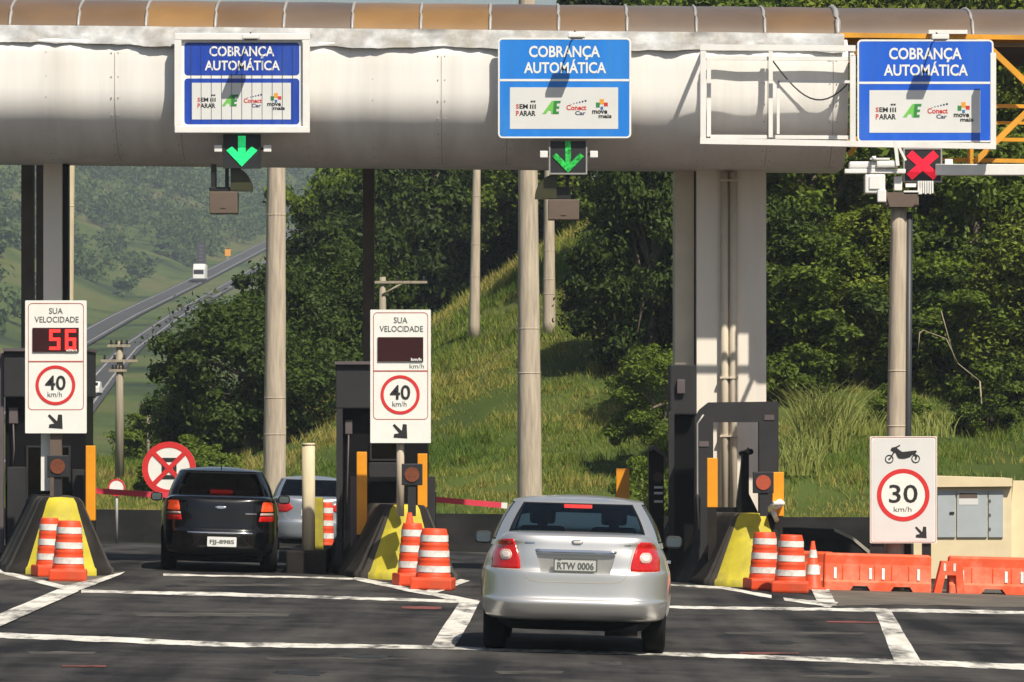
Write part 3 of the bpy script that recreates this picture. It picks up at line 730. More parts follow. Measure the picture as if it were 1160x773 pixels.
# ------------------------------------------------------------------ blue lane signs
def lane_sign(x0, x1, y0, y1, Y, mat, label, style):
    X0, X1, Z0, Z1 = XA(x0, Y), XA(x1, Y), ZA(y1, Y), ZA(y0, Y)
    W, H = X1 - X0, Z1 - Z0
    root = thing('lane_sign', label, 'sign', ((X0 + X1) / 2, Y, Z0), 'blue lane signs on the toll gantry')
    u = lambda t: X0 + W * (t - 25) / 920
    v = lambda t: Z1 - H * (t - 30) / 690
    y = Y
    if style == 'framed':
        # a white tube frame round a smaller panel
        fr = MB(); t = 0.10
        a0, a1, c0, c1 = XA(198, Y), XA(351, Y), ZA(151, Y), ZA(38, Y)
        fr.box(a0, a1, Y - .06, Y + .06, c0, c0 + t, .012); fr.box(a0, a1, Y - .06, Y + .06, c1 - t, c1, .012)
        fr.box(a0, a0 + t, Y - .058, Y + .058, c0 + t, c1 - t); fr.box(a1 - t, a1, Y - .058, Y + .058, c0 + t, c1 - t)
        part('frame', fr, M['white_paint'], root)
    pn = MB().prism(rrect(X0, X1, Z0, Z1, .07), y, y + .03)
    panel = part('panel', pn, M['sign_white'], root)
    bl = MB()
    i = 0.022
    if style == 'framed':
        bl.prism(rrect(X0 + .05, X1 - .05, v(318) + .012, Z1 - .05, .05), y - .003, y + .002)
        bl.prism(rrect(X0 + .05, X1 - .05, Z0 + .05, v(330) - .012, .05), y - .003, y + .002)
    else:
        bl.prism(rrect(X0 + i, X1 - i, Z0 + i, Z1 - i, .06), y - .003, y + .002)
    part('blue_field', bl, mat, panel)
    wl = MB()
    if style != 'framed':
        wl.box(X0 + i, X1 - i, y - .0055, y - .001, v(328), v(313))
        rr_stroke(wl, X0 + .004, X1 - .004, Z0 + .004, Z1 - .004, .066, .022, y - .0055, y - .001)
    if style != 'framed': part('border', wl, M['sign_white'], panel)
    tx = MB()
    text(tx, 'COBRANÇA', u(240), u(730), v(182), v(85), y - .006, .022)
    text(tx, 'AUTOMÁTICA', u(205), u(772), v(274), v(178), y - .006, .022)
    part('lettering', tx, M['sign_white'], panel)
    lp = MB().prism([(u(108), v(370)), (u(855), v(370)), (u(855), v(655)), (u(108), v(655))], y - .006, y - .001)
    part('logo_panel', lp, M['sign_grey'], panel)
    yl = y - .0085
    a, b_, c, d, e, f_ , g_, h_ = [MB() for _ in range(8)]
    text(a, 'S', u(150), u(170), v(517), v(485), yl, .03); text(a, 'P', u(150), u(170), v(566), v(530), yl, .03)
    text(b_, 'EM', u(174), u(232), v(517), v(485), yl, .03); text(b_, 'ARAR', u(172), u(286), v(566), v(530), yl, .03)
    for q in (246, 262, 278): b_.prism([(u(q), v(517)), (u(q + 9), v(517)), (u(q + 9), v(484)), (u(q), v(490))], yl, yl + .002)
    for q in (250, 268): b_.prism([(u(q), v(472)), (u(q + 14), v(474)), (u(q + 18), v(460)), (u(q + 2), v(462))], yl, yl + .002)
    c.prism([(u(332), v(552)), (u(358), v(552)), (u(372), v(530)), (u(392), v(530)), (u(392), v(552)), (u(415), v(552)), (u(418), v(462)), (u(398), v(462))], yl, yl + .002)
    d.prism([(u(404), v(552)), (u(445), v(552)), (u(447), v(535)), (u(428), v(535)), (u(430), v(515)), (u(448), v(515)), (u(450), v(500)), (u(432), v(500)), (u(433), v(478)), (u(456), v(478)), (u(460), v(462)), (u(412), v(462))], yl - .002, yl)
    text(e, 'Conect', u(498), u(636), v(527), v(490), yl, .03)
    text(f_, 'Car', u(558), u(630), v(561), v(532), yl, .03)
    for q in range(6): part('logo_dot', MB().prism(circ(u(530 + q * 20), v(486 - q * 4.6), W * .0075 * (0.5 + q * .12), 8), yl, yl + .002), M['logo_navy'], panel)
    g_.box(u(728), u(757), yl, yl + .002, v(485), v(450))
    h_.box(u(757), u(784), yl, yl + .002, v(500), v(474))
    part('logo_red_letter', a, M['logo_red'], panel); part('logo_black_letter', b_, M['ink'], panel)
    part('logo_green_letter', c, M['logo_green'], panel); part('logo_dark_letter', d, M['logo_dark_green'], panel)
    part('logo_red_word', e, M['logo_red'], panel); part('logo_navy_word', f_, M['logo_navy'], panel)
    part('logo_cross_top', g_, M['logo_orange'], panel); part('logo_cross_side', h_, M['logo_red'], panel)
    k_ = MB().box(u(702), u(728), yl, yl + .002, v(508), v(474)); part('logo_cross_side', k_, M['logo_dark_green'], panel)
    k_ = MB().box(u(733), u(752), yl, yl + .002, v(524), v(502)); part('logo_cross_foot', k_, M['logo_blue'], panel)
    k_ = MB(); text(k_, 'move', u(676), u(780), v(551), v(527), yl - .001, .03); text(k_, 'mais', u(720), u(810), v(581), v(554), yl - .001, .03)
    part('logo_black_word', k_, M['ink'], panel)
    if style == 'framed':
        for q in range(1, 12):
            part('panel_joint', MB().box(X0 + W * q / 12 - .003, X0 + W * q / 12 + .003, y - .0125, y - .0105, Z0 + .05, Z1 - .05), M['logo_navy'], panel)
    # lamp on a short arm over the top edge
    lm = MB(); cx = u(565)
    lm.box(cx - .125, cx + .125, Y - .56, Y - .36, Z1 - .04, Z1 + .035, .015)
    lamp = part('lamp', lm, M['white_paint'], root)
    am = MB().tube([(cx, Y + .02, Z1 + .0), (cx - .02, Y - .1, Z1 + .09), (cx - .02, Y - .38, Z1 + .03)], .012, 6)
    am.box(cx - .09, cx + .09, Y - .54, Y - .38, Z1 - .052, Z1 - .04)
    part('lamp_arm', am, M['brown_box'], lamp)
    for q in (.25, .75):
        bk = MB().box(X0 + W * q - .03, X0 + W * q + .03, Y + .03, GY + .25 if style != 'right' else Y + .3, Z0 + H * .5, Z0 + H * .58)
        part('bracket', bk, M['booth_grey'], root)
    return root
SY = GY - 0.21
lane_sign(205, 343, 44.5, 145, SY, M['sign_navy'], 'navy toll lane sign set in a thick white tube frame', 'framed')
lane_sign(564, 715, 43, 157, SY, M['sign_blue'], 'sky blue toll lane sign without outer frame, fixed on the middle of the white fascia', 'plain')
lane_sign(971, 1125.5, 45, 161.5, GY - 0.25, M['sign_royal'], 'royal blue toll lane sign above the red cross, mounted on the white pipe frame', 'right')

# white pipe catwalk frame carrying the right sign
wf = thing('service_frame', 'white square tube frame beside the right sign, its shadow on the fascia', 'frame', tuple(P(880, 162, GY)))
def frame_part(name, segs, Y, w):
    mb = MB()
    for (a, b) in segs: pb(mb, a, b, Y, w)
    return part(name, mb, M['white_paint'], wf)
frame_part('front_rail', [((793, 54), (969, 55)), ((793, 160), (1128, 166))], GY - .62, .085)
frame_part('front_post', [((796.5, 54), (796.5, 160)), ((966, 64), (966, 160)), ((1125, 60), (1125, 166))], GY - .618, .08)
frame_part('rear_rail', [((800, 66), (969, 67)), ((804, 155), (969, 156))], GY - .16, .055)
frame_part('rear_post', [((803, 66), (803, 155)), ((873, 56), (873, 156)), ((965, 60), (965, 158)), ((1121, 60), (1121, 160))], GY - .2, .06)
frame_part('inner_rail', [((881, 92), (969, 93)), ((881.5, 92), (881.5, 152))], GY - .3, .04)
mb = MB()
for (x, y) in ((797, 54), (966, 64), (797, 160), (966, 161), (1125, 164)):
    mb.bar(P(x, y, GY - .61), P(x + 1, y, GY - .02 if x < 960 else GY + .6), .05)
part('tie', mb, M['white_paint'], wf)
mb = MB(); pts = []
for i in range(15):
    t = i / 14; pts.append(P(873 + 90 * t, 66 + 50 * math.sin(t * 2.5) - 4 * t, GY - .1))
mb.tube(pts, .012, 5); part('cable', mb, M['black_plastic'], wf)

# ------------------------------------------------------------------ lane signals
def lane_signal(x0, x1, y0, y1, kind, label):
    Y = GY - .12 if kind != 'cross' else GY - .3
    X0, X1, Z0, Z1 = XA(x0, Y), XA(x1, Y), ZA(y1, Y), ZA(y0, Y)
    cx, cz, w = (X0 + X1) / 2, (Z0 + Z1) / 2, X1 - X0
    h = Z1 - Z0
    root = thing('lane_signal', label, 'traffic signal', (cx, Y, Z0), 'lane signals below the blue signs')
    mb = MB().box(X0, X1, Y, Y + .14, Z0, Z1, .008)
    hs = part('housing', mb, M['signal_black'], root)
    mb = MB(); mb.ring([(X0 - .01, Z0 - .01), (X1 + .01, Z0 - .01), (X1 + .01, Z1 + .01), (X0 - .01, Z1 + .01)], [(X0 + .012, Z0 + .012), (X1 - .012, Z0 + .012), (X1 - .012, Z1 - .012), (X0 + .012, Z1 - .012)], Y - .012, Y + .1)
    part('rim', mb, M['signal_rim'] if kind != 'bright' else M['signal_black'], root)
    ym = Y - .008
    mb = MB()
    def stroke(a, b, t):
        a, b = Vector(a), Vector(b); d = (b - a).normalized(); q = Vector((-d.y, d.x)) * t / 2
        mb.prism([tuple(a + q), tuple(b + q), tuple(b - q), tuple(a - q)], ym, ym + .006)
    if kind == 'cross':
        for s in (1, -1): 
            stroke((cx - w * .355 * s, cz - h * .355), (cx + w * .355 * s, cz + h * .355), w * .22); ym -= .002
        part('cross', mb, M['led_red'], hs)
    else:
        t = w * (.21 if kind == 'bright' else .15)
        stroke((cx, Z1 - h * .03), (cx, Z0 + h * (.25 if kind == 'bright' else .12)), t); ym -= .002
        tipz = Z0 + h * .03
        mb.prism([(cx, tipz), (cx + w * .43, cz + h * .02), (cx + w * .43 - t * .75, cz + h * .02 + t * .55), (cx, tipz + t * 1.35)], ym, ym + .006); ym -= .002
        mb.prism([(cx, tipz), (cx, tipz + t * 1.35), (cx - w * .43 + t * .75, cz + h * .02 + t * .55), (cx - w * .43, cz + h * .02)], ym, ym + .006)
        part('arrow', mb, M['led_green'] if kind == 'bright' else M['led_green_dim'], hs)
    for s in (-1, 1):
        if kind == 'cross' and s < 0: continue
        xx = X0 - .14 if s < 0 else X1 + .02
        xx += .0 if s < 0 else .03
        lm = MB().box(xx, xx + .115, Y + .0, Y + .16, cz - .01, cz + .09, .012); lo = part('side_lamp', lm, M['white_paint'], root)
        jb = MB().box(min(xx + .1, X0 - .01) if s < 0 else X1, X0 if s < 0 else xx + .02, Y + .04, Y + .08, cz + .02, cz + .06); part('arm', jb, M['black_plastic'], lo)
    mb = MB().box(cx - .05, cx + .05, Y + .14, Y + .5, cz - .02, cz + .08); part('bracket', mb, M['signal_black'], root)
    return root
for k_ in ('led_green', 'led_green_dim', 'led_red'):
    n_ = M[k_].node_tree.nodes; l_ = M[k_].node_tree.links; b_ = n_['Principled BSDF']
    tc_ = n_.new('ShaderNodeTexCoord'); vo = n_.new('ShaderNodeTexVoronoi'); vo.inputs['Scale'].default_value = 44.0; vo.inputs['Randomness'].default_value = 0.15
    l_.new(tc_.outputs['Object'], vo.inputs['Vector'])
    mr_ = n_.new('ShaderNodeMapRange'); mr_.inputs['From Min'].default_value = 0.25; mr_.inputs['From Max'].default_value = 0.6; mr_.inputs['To Min'].default_value = b_.inputs['Emission Strength'].default_value * 1.25; mr_.inputs['To Max'].default_value = b_.inputs['Emission Strength'].default_value * 0.35
    l_.new(vo.outputs['Distance'], mr_.inputs['Value']); l_.new(mr_.outputs[0], b_.inputs['Emission Strength'])
lane_signal(253.5, 294.5, 153, 190, 'bright', 'square black lane signal with a bright green down arrow under the framed navy sign')
lane_signal(622.5, 664.5, 159, 197, 'dim', 'square lane signal with a dull patchy green down arrow under the sky blue sign')
lane_signal(1024, 1066.5, 168.5, 206, 'cross', 'square lane signal showing a red cross under the royal blue sign')

def hanging_box(x0, x1, y0, y1, side, label):
    Y = GY - .02
    root = thing('lane_camera', label, 'camera', tuple(P((x0 + x1) / 2, y1, Y)), 'camera boxes hung below the fascia')
    mb = MB().pbox(x0, x1, y0, y1, Y, .35, .012); mb.pbox((x0 + x1) / 2 - 3, (x0 + x1) / 2 + 3, (y0 + y1) / 2 + 5, (y0 + y1) / 2 + 6.5, Y - .01, .02)
    part('case', mb, M['brown_box'], root)
    mb = MB().pbox((x0 + x1) / 2 - 14, (x0 + x1) / 2 - 8, 186, y0, Y + .1, .1); mb.pbox((x0 + x1) / 2 + 2, (x0 + x1) / 2 + 6, 188, y0, Y + .1, .08)
    mb.pbox((x0 + x1) / 2 - 16, (x0 + x1) / 2 + 8, 212, y0, Y + .08, .2, .01)
    part('hanger', mb, M['black_plastic'], root)
    c = P((x0 + x1) / 2 + side * 8, y0 - 1, Y)
    pts = [(c.x, c.z)] + [(c.x + side * .32 * math.cos(rad(a)), c.z + .36 * math.sin(rad(a))) for a in range(0, 91, 9)]
    mb = MB().prism(pts, Y + .02, Y + .3)
    part('visor', mb, M['dark_lens'], root)
    return root
hanging_box(237, 269, 217, 242, 1, 'brown camera box with visor to its right, hanging under the bright green arrow')
hanging_box(621, 656, 226, 249, -1, 'brown camera box with visor to its left, hanging under the dull green arrow')

# ------------------------------------------------------------------ pole with white equipment at the right
def pole(x_t, y_t, x_b, y_b, wpx_t, wpx_b, Y, mat, label, cat, group=None, name='concrete_pole', top_extra=0.0, base_z=None):
    a, b = P(x_b, y_b, Y), P(x_t, y_t, Y)
    if base_z is None: base_z = float(terr(a.x, Y)) - 0.05 if Y > 92 else gz2(a.x, Y) - 0.02
    root_loc = (a.x, Y, base_z)
    mb = MB(); n = 14
    lean = (b.x - a.x) / (b.z - a.z)
    pts, rs = [], []
    ztop = b.z + top_extra
    for i in range(n + 1):
        z = base_z + (ztop - base_z) * i / n
        pts.append((a.x + lean * (z - a.z), Y, z))
        w = wpx_b + (wpx_t - wpx_b) * (z - a.z) / (b.z - a.z)
        rs.append(w * Y / F / 2 * (1 + 0.012 * math.sin(i * 2.3)))
    mb.tube(pts, rs, 16)
    for i in sorted(random.sample(range(3, 12), 3)):
        mb.tube([(pts[i][0], Y, pts[i][2] - .012), (pts[i][0], Y, pts[i][2] + .012)], rs[i] * 1.018, 16)
    return single(name, mb, mat, label, cat, group, loc=root_loc)

pole(1018.5, 233, 1015, 500, 18.5, 21.5, 70.62, M['concrete_pole'], 'round concrete pole under the red cross, behind the thirty sign', 'pole', name='concrete_pole')
single('drain_pipe', MB().tube([P(1030, 240, 70.6), P(1028.5, 500, 70.6), (P(1028.5, 500, 70.6).x, 70.6, gz(6))], .05, 10), M['black_pipe'], 'thin black conduit pipe running up beside the concrete pole', 'pipe', loc=(P(1028.5, 500, 70.6).x, 70.6, gz(6)))
eq = thing('equipment_arm', 'white horizontal equipment arm with antenna boxes on top of the concrete pole', 'equipment', tuple(P(1015, 233, 70.42)))
mb = MB().pbox(1003, 1041, 218, 233, 70.42, .6, .02); mb.add([P(1003, 218, 70.40), P(1041, 218, 70.40), P(1034, 234.5, 70.40), P(1008, 234.5, 70.40)], [(0, 3, 2, 1)])
part('collar', mb, M['brown_box'], eq)
mb = MB().pbox(1060, 1200, 186, 198.5, 70.62, .25, .01); part('right_beam', mb, M['white_paint'], eq)
mb = MB().pbox(957, 1026, 191.5, 196.5, 70.3, .2, .01); mb.pbox(962, 1008, 183, 191.5, 70.3, .25, .03); mb.pbox(993, 1018, 182, 190, 70.25, .2, .03)
mb.bar(P(1014, 160, 70.25), P(1017, 188, 70.25), .05); mb.bar(P(1018, 166, 70.25), P(1026, 182, 70.25), .035); mb.pbox(986, 1008, 179, 181, 70.25, .1); mb.tube([P(990, 182, 70.2), P(990, 177, 70.2)], .03, 8)
part('left_beam', mb, M['white_paint'], eq)
mb = MB().pbox(980, 1003, 197.5, 219, 70.3, .3, .02); mb.pbox(994, 1004, 215, 229, 70.28, .12, .015); mb.pbox(985, 997, 200, 214, 70.28, .02, .0)
part('antenna_box', mb, M['white_paint'], eq)
mb = MB().pbox(1024, 1044, 216, 220, 70.4, .2)
for q in range(7): mb.pbox(1040 + q * 2.6, 1041.8 + q * 2.6, 205, 219 + (q % 2), 70.45, .12)
mb.pbox(1013, 1022, 200, 216, 70.4, .12, .01); mb.pbox(1026, 1038, 208, 212, 70.5, .1)
part('finned_heatsink', mb, M['white_paint'], eq)

# ------------------------------------------------------------------ support columns
def column(parts_, label, loc, name='support_column'):
    root = thing(name, label, 'column', loc)
    for nm, mb, mt in parts_: part(nm, mb, mt, root)
    return root
CYY = 73.05
zg = gz(3.3)
sh = MB().box(XA(789, CYY), XA(868, CYY), CYY, CYY + 1.0, zg, 6.1, .01)
fl = MB().box(XA(765, CYY), XA(787, CYY), CYY + .25, CYY + 1.2, ZA(416, CYY), 6.1, .01)
gp = MB().box(XA(785, CYY), XA(791, CYY), CYY + .35, CYY + .9, zg, 6.1)
column([('shaft', sh, M['column_white']), ('side_fin', fl, M['pipe_cream']), ('recess', gp, M['column_brown'])], 'wide white support column behind the dark portal frame, with two cream pipes', (XA(828, CYY), CYY + .5, zg))
for px in (820.5, 830.5):
    x = XA(px, CYY)
    mb = MB().tube([(x, CYY - .07, zg), (x, CYY - .07, 6.05)], .06, 12)
    for z in (ZA(428, CYY), ZA(494, CYY), ZA(205, CYY)): mb.box(x - .07, x + .07, CYY - .14, CYY, z - .015, z + .015)
    single('downpipe', mb, M['pipe_cream'], 'cream downpipe on the front of the wide white column, ' + ('left one of the pair' if px < 825 else 'right one of the pair'), 'pipe', 'pair of cream downpipes', loc=(x, CYY - .07, zg))
# left cluster
c1 = MB().box(XA(49, 73), XA(70, 73), 73, 73.5, gz(-7), 6.25, .01)
column([('shaft', c1, M['column_white']), ('side_channel', MB().box(XA(70, 73), XA(76, 73), 73.15, 73.45, gz(-7), 6.25), M['booth_black'])], 'pale grey square column holding the fascia above the display that reads 56', (XA(60, 73), 73.2, gz(-7)))
single('steel_post', MB().box(XA(24, 75), XA(38, 75), 75, 75.2, gz(-7.5), 6.3), M['column_brown'], 'dark brown steel post at the left of the pale grey column', 'post', loc=(XA(31, 75), 75.1, gz(-7.5)))
single('steel_post', MB().box(XA(41, 77), XA(49, 77), 77, 77.15, gz(-7.5), 6.4), M['brown_box'], 'thin grey brown post squeezed between the dark brown post and pale column', 'post', loc=(XA(45, 77), 77, gz(-7.5)))
single('steel_post', MB().box(XA(411, 76), XA(424, 76), 76, 76.2, gz(-2), 6.35, .01), M['column_brown'], 'dark brown steel post rising behind the blank speed display', 'post', loc=(XA(417, 76), 76.1, gz(-2)))

# tall concrete poles beyond the lanes
pole(313, 190, 311, 545, 21, 26, 107.5, M['concrete_pole'], 'thick concrete pole standing between the black car and dense tree', 'pole', 'concrete poles beyond the toll lanes', top_extra=3.0)
pole(598, 195, 600, 556, 22, 28, 107.5, M['concrete_pole'], 'thick concrete pole directly behind the silver car roof', 'pole', 'concrete poles beyond the toll lanes', top_extra=5.4)
pole(79, 190, 77, 340, 11, 12.5, 88, M['straw_post'], 'tall yellowish pole just right of the pale grey column', 'pole', 'concrete poles beyond the toll lanes', top_extra=1.0)
pole(540, 192, 537.5, 350, 9, 12, 137, M['concrete_pole'], 'thin concrete pole on the grassy ridge line left of the thick pole', 'pole', 'concrete poles beyond the toll lanes', top_extra=1.5)
pole(622, 195, 622, 330, 11, 14, 133, M['concrete_pole'], 'pole on the grass slope half hidden behind the thick pole and brown camera box', 'pole', 'concrete poles beyond the toll lanes', top_extra=1.0)

def utility_pole(px, y0, y1, Y, w, label, arms, mat, single_arm=False):
    a = P(px, y1, Y); bz = float(terr(a.x, Y)) - .1
    root = thing('utility_pole', label, 'pole', (a.x, Y, bz))
    top = ZA(y0, Y)
    part('shaft', MB().tube([(a.x, Y, bz), (a.x, Y, top)], [w * 1.25, w * .85], 10), mat, root)
    for (z, l, r) in arms:
        part('crossarm', MB().box(a.x - l, a.x + r, Y - .14, Y - .02, z - .035, z + .035), M['wood_pole'], root)
        for q in np.linspace(-l + .1, r - .1, 4 if not single_arm else 3):
            part('insulator', MB().lathe([(0.0, .0), (.03, .01), (.045, .04), (.02, .07), (.04, .10), (.02, .13), (0, .135)], a.x + q, Y - .08, z + .035, 8), M['black_plastic'], root)
    return root
zt_ = lambda py, Y: ZA(py, Y)
utility_pole(135.5, 387, 547, 132, .105, 'wooden utility pole with dark insulators above the round no parking sign', [(zt_(392, 132), .32, .3), (zt_(409, 132), .5, .5), (zt_(420, 132), .28, .2)], M['wood_pole'])
up = utility_pole(433.5, 314, 356, 136, .10, 'wooden pole with one long crossarm showing above the blank speed display', [(zt_(320, 136), .42, 1.25)], M['wood_pole'], True)
part('brace', MB().tube([(XA(433.5, 136), 135.9, ZA(334, 136)), (XA(458, 136), 135.9, ZA(320, 136))], .03, 6), M['wood_pole'], up)
a = P(167, 530, 140)
single('thin_post', MB().tube([(a.x, 140, float(terr(a.x, 140))), (a.x + .05, 140, ZA(462, 140))], .055, 8), M['wood_pole'], 'slim bare wooden post between the utility pole and dense tree', 'post', loc=(a.x, 140, float(terr(a.x, 140))))
for k, (px, t) in enumerate(((672, 262), (680, 254), (687, 250), (693, 266), (700, 264))):
    a = P(px, 272, 146); bz = float(terr(a.x, 146)) - .05
    single('marker_stake', MB().box(a.x - .045, a.x + .045, 145.95, 146.05, bz, ZA(t, 146)), M['white_paint'], 'short white stake in the row on the ridge beside the dark trees', 'stake', 'white stakes on the ridge', loc=(a.x, 146, bz))

# ------------------------------------------------------------------ toll islands with bell noses
BELL = [(.76, 0), (.755, .09), (.715, .12), (.585, .40), (.465, .66), (.365, .88), (.315, 1.0), (.26, 1.06), (.0, 1.07)]
def island(px, Y, yaw, label, stripe, length=9.0):
    x = XA(px, Y); z = gz(x)
    root = thing('toll_island', label, 'traffic island', (x, Y, z), 'toll islands between the lanes', rot=(0, rad(1.2), rad(yaw)))
    mb = MB()
    # front half cone, banded by direction: yellow in front, dark and grey bands round the sides
    y0_, y1_ = stripe
    secs = [(-90 - 92, -90 - 80, 0), (-90 - 80, -90 - 70, 2), (-90 - 70, -90 + y0_ - 12, 0), (-90 + y0_ - 12, -90 + y0_, 2 if y0_ < -40 else 0), (-90 + y0_, -90 + y1_, 1), (-90 + y1_, -90 + y1_ + 30, 0), (-90 + y1_ + 30, -90 + 92, 2)]
    for (a0, a1, m) in secs:
        mb.lathe(BELL, 0, .8, 0, 8, m, a0, a1)
    # straight body behind
    L = 4.2
    vs, fs = [], []
    pr = [(-r, zz) for r, zz in BELL[:-1]] + [(r, zz) for r, zz in BELL[:-1]][::-1]
    n = len(pr)
    for y in (.8, L): vs += [(xx, y, zz) for xx, zz in pr]
    for i in range(n - 1): fs.append((i, i + n, i + n + 1, i + 1))
    fs.append(tuple(range(n, 2 * n)))
    for b in range(5):
        y0, y1 = .8 + (L - .8) * b / 5, .8 + (L - .8) * (b + 1) / 5
        v2 = [(xx, y0, zz) for xx, zz in pr] + [(xx, y1, zz) for xx, zz in pr]
        mb.add(v2, fs[:n - 1], 2 if b in (1, 3) else 0, True)
    mb.add(vs, [fs[-1]], 0)
    part('nose', mb, [M['nose_dark'], M['yellow_nose'], M['nose_grey']], root, local=True)
    kb = MB().box(-.78, .78, L + .01, length, -.1, .2, .03)
    part('kerb', kb, M['nose_dark'], root, local=True)
    return root
island(70, 66.6, 8, 'dark toll island nose with a yellow front stripe below the display that reads 56', (-40, 40))
island(468, 68.7, 10, 'dark toll island nose with a yellow front stripe below the blank speed display', (-52, 30))
island(868, 69.9, 13, 'dark striped toll island nose with yellow front, in front of the grey portal frame', (-60, 28))
single('traffic_camera', MB().tube([P(880, 590, 70.4), P(876, 580, 70.3)], .035, 8).tube([P(884, 570, 70.2), P(872, 577, 70.5)], [.06, .05], 10).box(XA(876, 70.15), XA(889, 70.15), 70.15, 70.5, ZA(572, 70.15), ZA(568.5, 70.15), .012),
       M['white_paint'], 'small white bullet camera on top of the yellow nose behind orange drums', 'camera', loc=tuple(P(876, 580, 70.3)))

# ------------------------------------------------------------------ booths
b1 = thing('toll_booth', 'dark toll booth behind the sign that reads 56', 'booth', (XA(50, 70.5), 71, gz(-6.7)))
mb = MB().pbox(4, 98, 397, 450, 71, 1.6, .02); part('roof_band', mb, M['booth_grey'], b1)
mb = MB().pbox(6, 97, 449, 640, 71.25, 1.3); part('cabin', mb, M['booth_black'], b1)
for (a, b, c, d) in ((8, 29, 529, 640), (82, 95, 532, 600)):
    part('side_panel', MB().pbox(a, b, c, d, 71.0, .1, .01), M['booth_grey'], b1)
part('edge_post', MB().pbox(-1, 4, 400, 640, 71.1, .1), M['booth_lightgrey'], b1)
b2 = thing('toll_booth', 'dark toll booth behind the sign with the blank display', 'booth', (XA(436, 70.5), 71, gz(-1.9)))
mb = MB().pbox(380, 486, 412, 463, 71, 1.6, .02); part('roof_band', mb, M['booth_grey'], b2)
mb = MB().pbox(381.5, 484, 462, 640, 71.25, 1.3); part('cabin', mb, M['booth_black'], b2)
part('edge_post', MB().pbox(381, 388, 463, 640, 71.0, .12), M['booth_grey'], b2)
part('edge_post', MB().pbox(397, 404.5, 540, 640, 70.8, .1), M['booth_lightgrey'], b2)
part('counter_panel', MB().pbox(418, 457, 524, 541, 70.9, .15, .01), M['booth_grey'], b2)
part('side_panel', MB().pbox(484, 493, 540, 640, 71.0, .2, .01), M['booth_grey'], b2)
part('window', MB().pbox(420, 456, 545, 575, 71.23, .01), M['booth_black'], b2)
b3 = thing('toll_booth', 'black toll booth left of the white support column', 'booth', (XA(775, 71.5), 72.2, gz(2.6)))
part('roof_band', MB().pbox(759, 788, 413, 470, 72.0, 1.0, .02), M['booth_grey'], b3)
part('cabin', MB().pbox(759, 789, 469, 640, 72.2, .8), M['booth_black'], b3)
part('edge_post', MB().pbox(757.5, 764, 466, 610, 71.9, .12), M['booth_grey'], b3)
for (bb, a0, a1, c0, c1) in ((b1, 30, 80, 505, 566), (b2, 419, 458, 470, 522)):
    Yw_ = 71.24
    part('window_frame', MB().ring([(XA(a0, Yw_), ZA(c1, Yw_)), (XA(a1, Yw_), ZA(c1, Yw_)), (XA(a1, Yw_), ZA(c0, Yw_)), (XA(a0, Yw_), ZA(c0, Yw_))], [(XA(a0 + 2, Yw_), ZA(c1 - 2, Yw_)), (XA(a1 - 2, Yw_), ZA(c1 - 2, Yw_)), (XA(a1 - 2, Yw_), ZA(c0 + 2, Yw_)), (XA(a0 + 2, Yw_), ZA(c0 + 2, Yw_))], Yw_ - .03, Yw_ + .005), M['booth_grey'], bb)
    part('window_pane', MB().box(XA(a0 + 2, Yw_), XA(a1 - 2, Yw_), Yw_ - .006, Yw_ + .004, ZA(c1 - 2, Yw_), ZA(c0 + 2, Yw_)), M['car_glass_dark'], bb)
part('control_box', MB().pbox(391, 399, 476, 492, 71.14, .1, .01), M['booth_lightgrey'], b2)
part('cable', MB().tube([P(395, 492, 71.16), P(394, 530, 71.16), P(392, 600, 71.16)], .012, 6), M['booth_lightgrey'], b2)
part('control_box', MB().pbox(10, 20, 462, 480, 71.14, .1, .01), M['booth_lightgrey'], b1)
part('cable', MB().tube([P(15, 480, 71.16), P(16, 510, 71.16), P(14, 529, 71.16)], .012, 6), M['booth_lightgrey'], b1)
part('gutter', MB().pbox(379, 487, 409.5, 413, 70.94, 1.7), M['booth_lightgrey'], b2)
part('gutter', MB().pbox(3, 99, 394.5, 398, 70.94, 1.7), M['booth_lightgrey'], b1)
part('junction_box', MB().pbox(767, 776, 430, 446, 71.93, .08, .01), M['booth_lightgrey'], b3)
# portal frame
pf = thing('portal_frame', 'dark grey portal frame round the foot of the white column', 'frame', (XA(835, 71.2), 71.2, gz(3.3)))
Yp = 71.2
def pq(pts, Y): return [(XA(a, Y), ZA(b, Y)) for a, b in pts]
mb = MB().prism(pq([(787, 640), (787, 474), (793, 464), (803, 456), (882, 455), (882, 600), (860, 600), (860, 478.5), (808, 478.5), (808, 640)], Yp), Yp, Yp + .35)
part('frame', mb, M['booth_grey'], pf)
part('bolt_plate', MB().pbox(866, 877, 470, 476, Yp - .012, .02), M['booth_lightgrey'], pf)
part('bolt_plate', MB().pbox(792, 803, 500, 506, Yp - .012, .02), M['booth_lightgrey'], pf)
part('conduit', MB().tube([P(797, 470, Yp - .02), P(790, 480, Yp - .02), P(790, 560, Yp - .02), P(792, 600, Yp - .02)], .014, 6), M['rib_grey'], pf)
part('foot_shield', MB().prism(pq([(838, 640), (836, 570), (843, 515), (850, 507), (850, 560), (860, 580), (860, 640)], Yp), Yp + .4, Yp + .7), M['booth_black'], pf)
mb = MB(); c = P(844, 514, Yp + .4); mb.tube([c + Vector((-.05, .1, .0)), c + Vector((.08, -.15, .03))], .045, 8); mb.tube([c + Vector((.0, .1, .0)), c + Vector((-.03, .15, -.4))], .05, 8)
part('intercom', mb, M['black_plastic'], pf)
mb = MB().pbox(809, 836, 575, 640, Yp + .45, .3); part('lower_panel', mb, M['booth_black'], pf)

